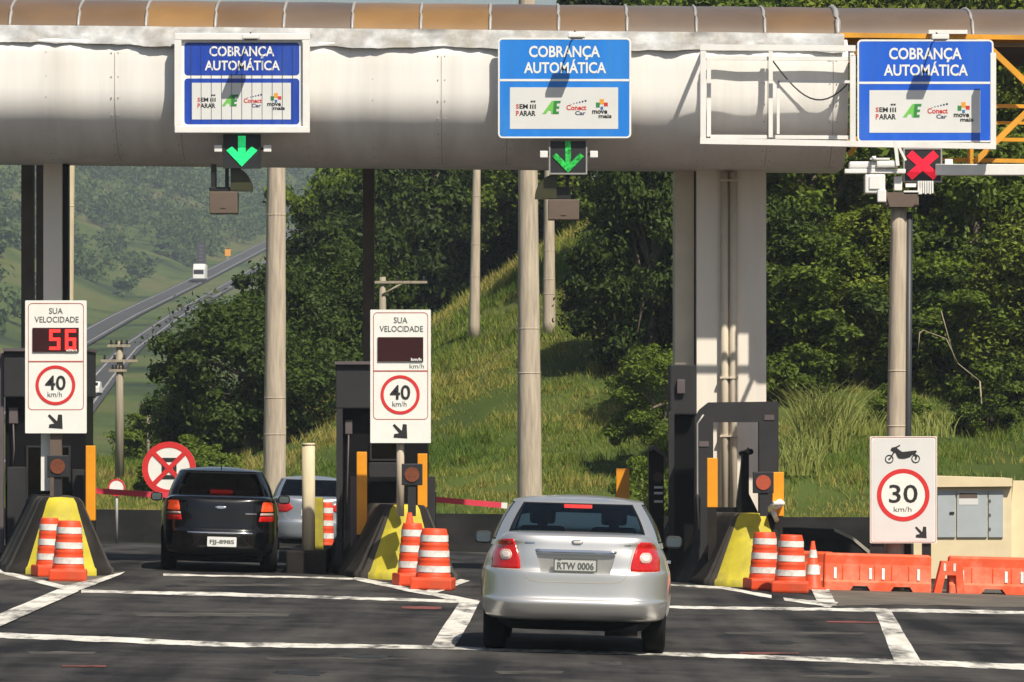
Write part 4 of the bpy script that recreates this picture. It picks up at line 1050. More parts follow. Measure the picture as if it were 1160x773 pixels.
# ticket machine by the silver car
tm = thing('ticket_machine', 'slim dark ticket machine with pale label stripes, right of the silver car', 'machine', (XA(743, 73), 73, gz(2.2)))
part('case', MB().prism(pq([(735, 640), (735, 511), (739, 508), (752, 516), (752, 640)], 73), 73, 73.4), M['booth_black'], tm)
part('hood', MB().prism(pq([(733, 509), (740, 505), (753, 514), (753, 518), (740, 509), (735, 512)], 73), 72.85, 73.35), M['booth_lightgrey'], tm)
mb = MB()
for y in (551, 557.5, 567): mb.pbox(741, 751, y, y + 2.6, 72.985, .012)
part('label', mb, M['sign_grey'], tm)
part('screen', MB().prism([(XA(746, 72.98) + a, ZA(541, 72.98) + b) for a, b in circ(0, 0, .075, 20)], 72.98, 73.0), M['led_screen'], tm)

# yellow guard posts
def guard(x0, x1, y0, y1, Y, label, mat='yellow_bar'):
    X, w = XA((x0 + x1) / 2, Y), (x1 - x0) * Y / F
    z0 = gz(X)
    mb = MB().box(X - w / 2, X + w / 2, Y, Y + .12, ZA(y1, Y), ZA(y0, Y), .012)
    mb.box(X - w * .4, X + w * .4, Y + .01, Y + .11, z0, ZA(y1, Y) + .01, 0, 1)
    single('guard_post', mb, [M[mat], M['nose_dark']], label, 'post', 'yellow guard posts at the booths', loc=(X, Y, z0))
guard(97, 108, 505, 590, 70.6, 'yellow guard post right of the booth with the display that reads 56')
guard(404, 415.5, 512, 606, 70.5, 'yellow guard post left of the blank speed display, brownish in shade below its top')  # the brown is only shade; the bar is one yellow down to its foot
guard(473, 484, 514, 575, 70.6, 'yellow guard post right of the amber lamp below the blank speed display')
guard(801, 813, 519, 575, 70.7, 'yellow guard post against the left leg of the portal frame')
guard(875, 888, 535, 585, 70.5, 'yellow guard post at the right leg of the portal frame')
guard(698, 713, 531, 575, 74, 'yellow guard post above the boot of the silver car')

# amber lamps in front of the signs
def warn_lamp(x0, x1, y0, y1, Y, label, mat, ppx):
    X, Z = XA((x0 + x1) / 2, Y), ZA(y1, Y)
    root = thing('warning_lamp', label, 'lamp', (X, Y, ZA(585, Y)), 'round warning lamps on the island noses')
    part('housing', MB().pbox(x0, x1, y0, y1, Y, .12, .012), M['signal_black'], root)
    c = P((x0 + x1) / 2, (y0 + y1) / 2, Y)
    part('lens', MB().prism([(c.x + a, c.z + b) for a, b in circ(0, 0, (x1 - x0) * Y / F * .36, 24)], Y - .015, Y + .01), M[mat], root)
    part('stalk', MB().pbox(ppx - 5, ppx + 4, y1, 585, Y + .02, .1), M['booth_grey'], root)
warn_lamp(53.5, 77, 516, 541, 68.3, 'round dull amber lamp below the sign that reads 56', 'lamp_amber', 66)
warn_lamp(455, 478.5, 525.5, 550, 68.3, 'round dull amber lamp below the blank speed display', 'lamp_amber', 467)
warn_lamp(853, 876.5, 534.5, 559, 70.0, 'round dull red lamp in front of the portal frame', 'lamp_red', 866)

# ------------------------------------------------------------------ speed display signs
def arrow_dr(mb, x0, x1, z0, z1, y):
    """arrow pointing down to the right, filling the box"""
    w, h = x1 - x0, z1 - z0
    q = lambda a, b: (x0 + w * a, z0 + h * b)
    mb.prism([q(0, .88), q(.12, 1), q(.62, .52), q(.70, .98), q(1, 1) if False else q(.96, .96), q(1, 0), q(.06, .06), q(.10, .30), q(.44, .36)], y, y + .003)
def speed_sign(x0, x1, y0, y1, Y, digits, label):
    X0, X1, Z0, Z1 = XA(x0, Y), XA(x1, Y), ZA(y1, Y), ZA(y0, Y)
    W, H = X1 - X0, Z1 - Z0
    root = thing('speed_display_sign', label, 'sign', ((X0 + X1) / 2, Y, Z0), 'speed display signs')
    u = lambda t: X0 + W * (t - 45) / 322           # from the enlarged crop of the photograph
    v = lambda t: Z1 - H * (t - 28) / 708
    pn = part('panel', MB().prism(rrect(X0, X1, Z0, Z1, .012), Y, Y + .05), M['sign_white'], root)
    mb = MB()
    rr_stroke(mb, u(60), u(353), v(612), v(42), .06, .010, Y - .003, Y + .002)
    mb.box(u(62), u(351), Y - .0035, Y + .001, v(357), v(350))
    part('border', mb, M['sign_line'], pn)
    mb = MB()
    text(mb, 'SUA', u(170), u(243), v(100), v(68), Y - .004, .012)
    text(mb, 'VELOCIDADE', u(94), u(326), v(146), v(114), Y - .004, .012)
    part('lettering', mb, M['ink_grey'], pn)
    mb = MB().box(u(85), u(327), Y - .02, Y + .01, v(302), v(174)); sc = part('display', mb, M['led_screen'], pn)
    if digits:
        for ch, a in ((5, 172), (6, 255)):
            z0_, z1_, w, t = 292, 182, 58, 17
            segs = {'t': (a, a + w, z1_, z1_ + t), 'm': (a, a + w, 227, 227 + t), 'b': (a, a + w, z0_ - t, z0_), 'tl': (a, a + t, z1_, 236), 'br': (a + w - t, a + w, 227, z0_), 'bl': (a, a + t, 227, z0_)}
            use = ['t', 'm', 'b', 'tl', 'br'] + (['bl'] if ch == 6 else [])
            mb = MB()
            for i, k in enumerate(use):
                p = segs[k]; e = .0004 * i
                mb.box(u(p[0]), u(p[1]), Y - .026 - e, Y - .019, v(p[3]), v(p[2]))
            part('digit', mb, M['led_digit'], sc)
    mb = MB(); text(mb, 'km/h', u(262), u(318), v(300), v(284), Y - .0275, .03); part('display_lettering', mb, M['sign_white'], sc)
    mb = MB()
    if not digits: text(mb, 'km/h', u(254), u(330), v(340), v(316), Y - .004, .0)
    text(mb, 'km/h', u(163), u(238), v(542), v(514), Y - .007, .0)
    if mb.v: part('unit_lettering', mb, M['ink_grey'], pn)
    cx, cz, r = u(204), v(480), W * .325
    part('ring', MB().ring(circ(cx, cz, r), circ(cx, cz, r * .84), Y - .0055, Y + .001), M['sign_red'], pn)
    mb = MB(); text(mb, '40', u(150), u(258), v(506), v(428), Y - .007, .015); part('limit_number', mb, M['ink'], pn)
    mb = MB(); arrow_dr(mb, u(164), u(242), v(712), v(634), Y - .004); part('arrow', mb, M['ink'], pn)
    return root
s1 = speed_sign(28.5, 98, 340.5, 491, 68.9, True, 'tall white speed sign with red digits 56 lit above a 40 limit')
part('post', MB().box(XA(57, 69), XA(70, 69), 68.96, 69.1, gz(-6.5) + .9, ZA(480, 69)), M['brown_box'], s1)
part('white_backing', MB().box(XA(47, 69.2), XA(59.5, 69.2), 69.12, 69.25, ZA(556, 69.2), ZA(480, 69.2)), M['sign_white'], s1)
s2 = speed_sign(419.5, 488, 351, 502, 68.9, False, 'tall white speed sign with a dark blank display above a 40 limit')
part('post', MB().tube([(XA(453.5, 69), 69.02, gz(-1.6) + .9), (XA(453.5, 69), 69.02, ZA(495, 69))], .055, 10), M['concrete_pole'], s2)

# motorcycle speed sign
Y3 = 70.36
s3 = thing('speed_limit_sign', 'white sign with a motorcycle over a 30 limit, standing behind orange barriers', 'sign', (XA(1022, Y3), Y3, gz(5.7)))
x0, x1, y0, y1 = 985.5, 1061.5, 494.5, 615.5
X0, X1, Z0, Z1 = XA(x0, Y3), XA(x1, Y3), ZA(y1, Y3), ZA(y0, Y3)
u = lambda t: X0 + (X1 - X0) * (t - 32) / 452
v = lambda t: Z1 - (Z1 - Z0) * (t - 28) / 717
pn = part('panel', MB().prism(rrect(X0, X1, Z0, Z1, .02), Y3, Y3 + .03), M['sign_white'], s3)
part('grey_field', MB().prism(rrect(X0 + .035, X1 - .035, Z0 + .035, Z1 - .035, .05), Y3 - .002, Y3 + .001), M['sign_grey'], pn)
mb = MB(); rr_stroke(mb, X0 + .012, X1 - .012, Z0 + .012, Z1 - .012, .03, .008, Y3 - .003, Y3 + .001); part('border', mb, M['sign_line'], pn)
cx, cz, r = u(256), v(422), (X1 - X0) * .392
part('ring', MB().ring(circ(cx, cz, r, 56), circ(cx, cz, r * .83, 56), Y3 - .006, Y3), M['sign_red'], pn)
part('ring_field', MB().prism(circ(cx, cz, r * .835, 48), Y3 - .004, Y3), M['sign_white'], pn)
mb = MB(); text(mb, '30', u(160), u(353), v(475), v(352), Y3 - .008, .01); part('limit_number', mb, M['ink'], pn)
mb = MB(); text(mb, 'km/h', u(192), u(312), v(534), v(500), Y3 - .008, .0); part('unit_lettering', mb, M['ink_grey'], pn)
mb = MB()
for (a, b) in ((162, 180), (340, 178)):
    mb.ring(circ(u(a), v(b), .062, 28), circ(u(a), v(b), .048, 28), Y3 - .008, Y3 - .004); mb.prism(circ(u(a), v(b), .014, 10), Y3 - .008, Y3 - .004)
mb.prism([(u(a), v(b)) for a, b in ((170, 120), (178, 104), (205, 98), (232, 84), (236, 90), (212, 104), (228, 118), (250, 132), (290, 128), (342, 122), (348, 132), (336, 140), (352, 160), (344, 182), (334, 160), (318, 150), (300, 168), (262, 178), (226, 176), (214, 160), (206, 140), (186, 130))], Y3 - .0085, Y3 - .004)
mb.prism([(u(a), v(b)) for a, b in ((190, 132), (198, 136), (168, 184), (160, 180))], Y3 - .0078, Y3 - .004)
part('motorcycle_symbol', mb, M['ink'], pn)
mb = MB(); arrow_dr(mb, u(335), u(414), v(712), v(632), Y3 - .005); part('arrow', mb, M['ink'], pn)
for (a, b) in ((986, 1001), (1045, 1055)):
    part('leg', MB().box(XA(a, Y3), XA(b, Y3), Y3 + .035, Y3 + .11, gz(5.7), ZA(600, Y3)), M['black_plastic'], s3)

# round no-parking sign behind the black car
Y4 = 86.0
s4 = thing('no_parking_sign', 'round red and white no parking sign with a crossed bar, behind the black car', 'sign', (XA(192, Y4), Y4, gz2(-5.6, Y4)))
cx, cz, r = XA(191.5, Y4), ZA(531, Y4), 30.5 * Y4 / F
d = part('disc', MB().prism(circ(cx, cz, r, 48), Y4, Y4 + .02), M['sign_white'], s4)
part('ring', MB().ring(circ(cx, cz, r, 48), circ(cx, cz, r * .78, 48), Y4 - .006, Y4 + .002), M['sign_red'], d)
mb = MB()
for i, s in enumerate((1, -1)):
    a = Vector((-.6 * r * s, -.6 * r)); b = Vector((.6 * r * s, .6 * r)); q = Vector((b.y - a.y, -(b.x - a.x))).normalized() * r * .085
    mb.prism([(cx + p.x, cz + p.y) for p in (a + q, b + q, b - q, a - q)], Y4 - .009 - i * .002, Y4)
part('cross', mb, M['sign_red'], d)
mb = MB()
for (a0, a1) in ((.24, .40), (-.40, -.24)): mb.box(cx - r * .27, cx + r * .27, Y4 - .004, Y4, cz + r * a0, cz + r * a1)
mb.box(cx - r * .28, cx - r * .14, Y4 - .0035, Y4, cz - r * .25, cz + r * .26); mb.box(cx + r * .14, cx + r * .28, Y4 - .0035, Y4, cz - r * .25, cz + r * .26)
part('symbol', mb, M['ink'], d)
part('post', MB().tube([(cx, Y4 + .05, gz2(-5.6, Y4)), (cx, Y4 + .05, cz + r * .8)], .03, 8), M['rib_grey'], s4)
Y5 = 103.0
s5 = thing('small_round_sign', 'small far round sign with a red rim at the foot of the utility pole', 'sign', (XA(132, Y5), Y5, gz2(-8, Y5)))
cx, cz, r = XA(132, Y5), ZA(552.5, Y5), 10 * Y5 / F
d = part('disc', MB().prism(circ(cx, cz, r, 28), Y5, Y5 + .02), M['sign_white'], s5)
part('ring', MB().ring(circ(cx, cz, r, 28), circ(cx, cz, r * .8, 28), Y5 - .005, Y5), M['sign_red'], d)
part('post', MB().tube([(cx, Y5 + .05, gz2(-8, Y5)), (cx, Y5 + .05, cz)], .03, 8), M['rib_grey'], s5)
# green sign cut by the left edge of the frame
Yg = 73.5
gsn = thing('green_sign', 'green sign panel cut by the left edge beside the dark booth', 'sign', (XA(-20, Yg), Yg, gz(-8)))
M['sign_green'] = pmat('sign_green', (0.01, 0.24, 0.16), 0.5, var=0.08)
part('panel', MB().prism(rrect(XA(-45, Yg), XA(3, Yg), ZA(532, Yg), ZA(428, Yg), .04), Yg, Yg + .03), M['sign_green'], gsn)
mb = MB(); rr_stroke(mb, XA(-44, Yg), XA(2.5, Yg), ZA(480, Yg), ZA(429, Yg), .04, .012, Yg - .003, Yg + .001); part('border', mb, M['sign_white'], gsn)
part('post', MB().box(XA(-24, Yg), XA(-19, Yg), Yg + .04, Yg + .1, gz(-8), ZA(440, Yg)), M['rib_grey'], gsn)

# ------------------------------------------------------------------ booms and posts
def boom(x0, y0, x1, y1, Y, label, tip=None):
    a, b = P(x0, y0, Y), P(x1, y1, Y)
    root = thing('boom_gate', label, 'barrier', (a.x, Y, gz(a.x)), 'red barrier arms across the lanes')
    part('arm', MB().bar(a, b, .085), M['boom_red'], root)
    part('pedestal', MB().box(a.x - .16, a.x + .16, Y - .12, Y + .16, gz(a.x), a.z + .1, .02), M['booth_grey'], root)
    if tip: part('tip', MB().bar(b, b + (b - a).normalized() * .09, .087), M['white_paint'], root)
boom(96, 555.5, 222, 563.5, 74.2, 'red barrier arm across the lane of the black car')
boom(482, 565, 568, 572.5, 74.2, 'red barrier arm with a white tip left of the silver car', True)
# beige post with yellow panel between black car and the booth
zb_ = gz(-3)
single('beige_post', MB().tube([(XA(349.5, 70.9), 70.9, zb_), (XA(349.5, 70.9), 70.9, ZA(505, 70.9))], .095, 12).tube([(XA(349.5, 70.9), 70.9, ZA(505, 70.9)), (XA(349.5, 70.9), 70.9, ZA(502, 70.9))], .098, 12), M['straw_post'],
       'plain beige cylindrical post right of the black car', 'post', loc=(XA(349.5, 70.9), 70.9, zb_))
single('island_kerb', MB().box(XA(324, 70.6), XA(369, 70.6), 70.6, 74, zb_ - .05, ZA(624, 70.6), .03), M['nose_dark'], 'low dark kerb block carrying the beige post', 'kerb', loc=(XA(346, 70.6), 71.5, zb_))
single('yellow_panel', MB().box(XA(355.5, 71.2), XA(366, 71.2), 71.2, 71.4, zb_ + .1, ZA(564, 71.2), .01), M['yellow_nose'], 'flat yellow panel right behind the beige post', 'panel', loc=(XA(360, 74), 74.1, zb_))

# ------------------------------------------------------------------ orange drums
def drum_parts(root, w, h):
    mb = MB().box(-w * .5, w * .5, -w * .5, w * .5, 0, h * .2, .03); part('base_block', mb, M['orange'], root, local=True)
    r0 = w * .425
    mb = MB(); pr = [(r0, h * .2)]
    zz = h * .2
    for k in range(3):
        r1 = r0 - w * .036
        pr += [(r0 * .99, zz), (r0, zz + h * .025), (r0, zz + h * .05), (r0 * .95, zz + h * .07), (r0 * .93, zz + h * .215), (r1 * .99, zz + h * .235)]
        zz += h * .25; r0 = r1
    pr += [(r0 * .96, h * .96), (r0 * .9, h), (r0 * .5, h * 1.0), (r0 * .3, h * .95), (0, h * .95)]
    mb.lathe(pr, seg=28); part('body', mb, M['orange'], root, local=True)
    r0 = w * .425; zz = h * .2
    for k in range(3):
        mb = MB().lathe([(r0 * .955 + .004, zz + h * .09), (r0 * .94 + .004, zz + h * .195)], seg=28); part('reflective_band', mb, M['reflective'], root, local=True)
        r0 -= w * .036; zz += h * .25
d0 = None
def drum(px, py, w, h, label, rot):
    global d0
    p = G(px, py); p.y += w * .5; p.z = gz(p.x)
    if d0 is None:
        d0 = thing('traffic_drum', label, 'traffic drum', p, 'orange traffic drums at the island noses'); drum_parts(d0, .54, .80); o = d0
    else: o = copy_tree(d0); o.location = p
    o['label'] = label; o.scale = (w / .54, w / .54, h / .80)
    o.rotation_euler = (0, rad(1.5), rad(rot))
drum(53, 654, .40, .80, 'orange drum half hidden behind its twin in front of the leftmost yellow nose', 20)
drum(75, 659, .50, .80, 'orange drum with white bands, front one at the leftmost yellow nose', 4)
drum(465, 664.5, .44, .86, 'orange drum half hidden behind its twin below the blank speed display', 15)
drum(490, 669, .56, .82, 'orange drum with white bands, front one below the blank speed display', -5)
drum(866, 669, .50, .82, 'orange drum in front of the yellow nose, left of its twin at the portal frame', 12)
drum(896, 672, .52, .81, 'orange drum beside the slim cone, right of its twin at the portal frame', -3)
drum(368, 627, .34, .86, 'orange drum mostly hidden behind the yellow panel and beige post', 0)

def cone(px, py, h, label):
    p = G(px, py); r = .15 * h / .7
    root = thing('traffic_cone', label, 'traffic cone', (p.x, p.y, gz(p.x)))
    part('base', MB().box(p.x - r * 1.15, p.x + r * 1.15, p.y - r * 1.15, p.y + r * 1.15, gz(p.x) + .0, gz(p.x) + .035, .008), M['orange'], root)
    part('body', MB().lathe([(r, .03), (r * .8, .1 * h), (r * .16, h), (0, h)], p.x, p.y, gz(p.x), 20), M['orange'], root)
    for (a, b) in ((.32, .52), (.66, .82)):
        f = lambda t: r * .8 + (r * .16 - r * .8) * (t - .1) / .9 + .005
        part('reflective_band', MB().lathe([(f(a), a * h), (f(b), b * h)], p.x, p.y, gz(p.x), 20), M['reflective'], root)
cone(921, 668.5, .70, 'slim orange cone with two white bands between the drums and water barrier')
pcn = G(467, 655)
cone(464, 660.5, .98, 'orange cone tip peeking over the drums below the blank speed display')

# ------------------------------------------------------------------ orange water-filled barriers
def water_barrier(p0, L, yaw, label, scale=1.0):
    root = thing('water_barrier', label, 'barrier', p0, 'orange water filled barriers', rot=(0, rad(1.5), rad(yaw)))
    H = .53
    # wedge section extruded along x with foot notches: built as columns between stations
    st = [(0, 0), (.02, 0), (.24 * L, 0), (.27 * L, .07), (.40 * L, .07), (.43 * L, 0), (.62 * L, 0), (.65 * L, .07), (.80 * L, .07), (.83 * L, 0), (.98 * L, 0), (L, 0)]
    vs, fs = [], []
    for (x, b) in st:
        ins = .02 if x in (0, L) else 0
        prof = [(-.24, b), (-.235, .12), (-.20, .15), (-.15, .38), (-.15, .50), (-.12, H), (.12, H), (.15, .5), (.15, .38), (.20, .15), (.235, .12), (.24, b)]
        vs += [(x, y * (1 - ins * 2), z - (ins if z > .4 else 0)) for y, z in prof]
    n = 12
    for k in range(len(st) - 1):
        for i in range(n):
            j = (i + 1) % n
            fs.append((k * n + i, (k + 1) * n + i, (k + 1) * n + j, k * n + j))
    fs.append(tuple(range(n))[::-1]); fs.append(tuple((len(st) - 1) * n + i for i in range(n)))
    mb = MB().add(vs, fs)
    # moulded ribs standing proud of the sloping face
    def face_y(z): return -.20 + (.05) * (z - .15) / .23
    for x in (.17, .33, .47, .63, .79):
        mb.add([(L * x - .01, face_y(.16) - .003, .16), (L * x + .01, face_y(.16) - .003, .16), (L * x + .01, face_y(.37) - .003, .37), (L * x - .01, face_y(.37) - .003, .37), (L * x, face_y(.16) - .014, .17), (L * x, face_y(.37) - .014, .36)], [(0, 4, 5, 3), (4, 1, 2, 5)])
    part('body', mb, M['orange_faded'], root, local=True)
    for x in (.10, .43, .55, .88):
        z0, z1 = .14 + .03, .33
        m2 = MB().add([(L * x - .02, face_y(z0) - .016, z0), (L * x + .02, face_y(z0) - .016, z0), (L * x + .02, face_y(z1) - .016, z1), (L * x - .02, face_y(z1) - .016, z1)], [(0, 1, 2, 3)])
        part('reflector', m2, M['reflective'], root, local=True)
    return root
pa = P(934, 667, 69.75); pc = P(1066, 667, 69.75)
water_barrier((pa.x, pa.y + .26, gz(pa.x)), 121 * pa.y / F, 0, 'orange water barrier directly below the motorcycle sign')
water_barrier((pc.x + .12, pc.y + .26, gz(pc.x)), 150 * pc.y / F, 0, 'orange water barrier below the grey cabinet doors, cut by the frame edge')
pe = P(912, 663, 71.2); water_barrier((pe.x - .35, pe.y, gz(pe.x)), .75, -25, 'orange water barrier end showing behind the slim cone')
# A-shaped coupling end between the two barriers
pce = P(1058, 667, 69.75)
rt = thing('barrier_coupling', 'orange A shaped coupling end between the two long water barriers', 'barrier', (pce.x, pce.y, gz(pce.x)), rot=(0, rad(1.5), rad(0)))
mb = MB().prism([(0, 0), (.10, .46), (.40, .46), (.44, 0), (.33, 0), (.31, .26), (.16, .26), (.11, 0)], .0, .3)
part('body', mb, M['orange_faded'], rt, local=True)
for x in (.13, .27): part('reflector', MB().box(x, x + .035, -.004, .002, .32, .43), M['reflective'], rt, local=True)

# ------------------------------------------------------------------ electrical cabinet
Yc = 78.0
cb = thing('electrical_cabinet', 'cream masonry cabinet with pale grey metal doors, right of the motorcycle sign', 'cabinet', (XA(1100, Yc), Yc, gz(7.6)))
zg = gz(7.6)
part('body', MB().box(XA(1035, Yc), XA(1146, Yc), Yc, Yc + 1.1, zg, ZA(545, Yc)), M['cream_wall'], cb)
part('roof', MB().prism(pq([(1033, 552), (1033, 541), (1040, 539), (1146, 542), (1146, 551)], Yc), Yc - .12, Yc + 1.2), M['cream_wall'], cb)
for (a, b) in ((1062, 1083), (1084, 1119), (1120, 1137)):
    dr = part('door', MB().pbox(a, b - .6, 556, 609, Yc - .03, .05, .006), M['metal_door'], cb)
    if a == 1062: part('handle', MB().pbox(1076, 1081, 580, 582.5, Yc - .045, .02), M['ink'], dr)
    if a == 1120:
        for y in (566, 582, 598): part('hinge', MB().pbox(1120.5, 1122.5, y, y + 3, Yc - .04, .02), M['ink_grey'], dr)
    if a == 1084:
        lb = part('warning_label', MB().pbox(1086, 1108, 558, 572, Yc - .034, .006), M['sign_grey'], dr)
        part('label_band', MB().pbox(1086.5, 1107.5, 558.5, 564.5, Yc - .037, .004), M['brown_box'], lb)
mb = MB().prism(pq([(1143, 640), (1150, 545), (1200, 545), (1200, 640)], Yc), Yc + .3, Yc + .6)
single('masonry_wing', mb, M['cream_wall'], 'cream wall with slanted edge at the right of the cabinet', 'wall', loc=(XA(1170, Yc), Yc + .4, gz(8.2)))

# ------------------------------------------------------------------ concrete walls behind the lanes
def wall_strip(pts, th, mat, label, name='concrete_wall'):
    """pts: (x, y, z0, z1)"""
    mb = MB(); n = len(pts); vs, fs = [], []
    for (x, y, a, b) in pts: vs += [(x, y, a), (x, y, b), (x, y + th, b), (x, y + th, a)]
    for k in range(n - 1):
        for i in range(4):
            j = (i + 1) % 4
            fs.append((4 * k + i, 4 * k + j, 4 * k + 4 + j, 4 * k + 4 + i)[::-1])
    fs += [(0, 1, 2, 3), tuple(4 * (n - 1) + i for i in (3, 2, 1, 0))]
    mb.add(vs, fs)
    x, y, a, b = pts[0]
    return single(name, mb, mat, label, 'wall', loc=(x, y, a))
pts = [(x, 104.8, gz2(x, 105) - .15, (.36 - .012 * x)) for x in np.linspace(-26, 4.6, 26)]
wall_strip(pts, .3, M['barrier_dark'], 'long grimy concrete barrier wall at the foot of the grass slope')
Yw = 79.5
def wp(px, top, Y=Yw): return (XA(px, Y), Y, gz(XA(px, Y)) - .1, ZA(top, Y))
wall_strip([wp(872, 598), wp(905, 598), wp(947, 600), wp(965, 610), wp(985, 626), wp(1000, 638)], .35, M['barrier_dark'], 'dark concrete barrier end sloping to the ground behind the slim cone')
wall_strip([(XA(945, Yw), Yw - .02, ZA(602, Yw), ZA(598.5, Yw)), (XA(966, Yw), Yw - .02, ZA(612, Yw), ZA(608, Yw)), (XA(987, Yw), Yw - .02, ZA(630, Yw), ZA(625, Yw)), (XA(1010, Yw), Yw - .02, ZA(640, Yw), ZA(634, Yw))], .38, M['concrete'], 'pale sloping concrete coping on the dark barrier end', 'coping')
wall_strip([(x, 90.5, gz2(x, 91) - .1, .55) for x in np.linspace(4.4, 30, 10)], .3, M['barrier_dark'], 'dark retaining wall under the right slope behind the cabinet')

# ------------------------------------------------------------------ cars
def mono(xs, ys, q):
    xs, ys = np.asarray(xs, float), np.asarray(ys, float)
    h = np.diff(xs); dl = np.diff(ys) / h
    m = np.zeros_like(ys); m[0], m[-1] = dl[0], dl[-1]
    for i in range(1, len(ys) - 1):
        m[i] = 0 if dl[i - 1] * dl[i] <= 0 else 2 * dl[i - 1] * dl[i] / (dl[i - 1] + dl[i])
    k = np.clip(np.searchsorted(xs, q) - 1, 0, len(h) - 1)
    t = (q - xs[k]) / h[k]
    return (ys[k] * (1 + 2 * t) * (1 - t) ** 2 + m[k] * h[k] * t * (1 - t) ** 2 + ys[k + 1] * t * t * (3 - 2 * t) + m[k + 1] * h[k] * t * t * (t - 1))
def ring_pts(w, yr, yf, z, n, N=120, angs=None):
    yc, l = (yr + yf) / 2, (yf - yr) / 2
    out = []
    A = angs if angs is not None else [360.0 * i / N for i in range(N)]
    for a in A:
        c, s = math.cos(rad(a)), math.sin(rad(a))
        r = (abs(c) ** n + abs(s) ** n) ** (-1 / n)
        out.append((w * c * r, yc + l * s * r, z))
    return out
def rings_to_mb(mb, rings, smooth=True, caps=True):
    N = len(rings[0]); vs = [p for r in rings for p in r]; fs = []
    for k in range(len(rings) - 1):
        for i in range(N):
            j = (i + 1) % N
            fs.append((k * N + i, k * N + j, (k + 1) * N + j, (k + 1) * N + i))
    mb.add(vs, fs, 0, smooth)
    if caps:
        o = len(mb.v) - len(vs)
        mb.f.append(tuple(o + i for i in range(N))[::-1]); mb.mi.append(0); mb.sm.append(False)
        mb.f.append(tuple(o + (len(rings) - 1) * N + i for i in range(N))); mb.mi.append(0); mb.sm.append(False)
def boolean_cut(mesh, cutters):
    a = bpy.data.objects.new('tmp_body', mesh); COL.objects.link(a)
    cs = []
    for i, cmb in enumerate(cutters):
        c = bpy.data.objects.new('tmp_cut', cmb.mesh('tmp_cut', M['interior'])); COL.objects.link(c); cs.append(c)
        md = a.modifiers.new('b', 'BOOLEAN'); md.operation = 'DIFFERENCE'; md.solver = 'EXACT'; md.object = c
    bpy.context.view_layer.update()
    me = bpy.data.meshes.new_from_object(a.evaluated_get(bpy.context.evaluated_depsgraph_get()))
    for c in cs:
        m_ = c.data; bpy.data.objects.remove(c); bpy.data.meshes.remove(m_)
    bpy.data.objects.remove(a)
    return me
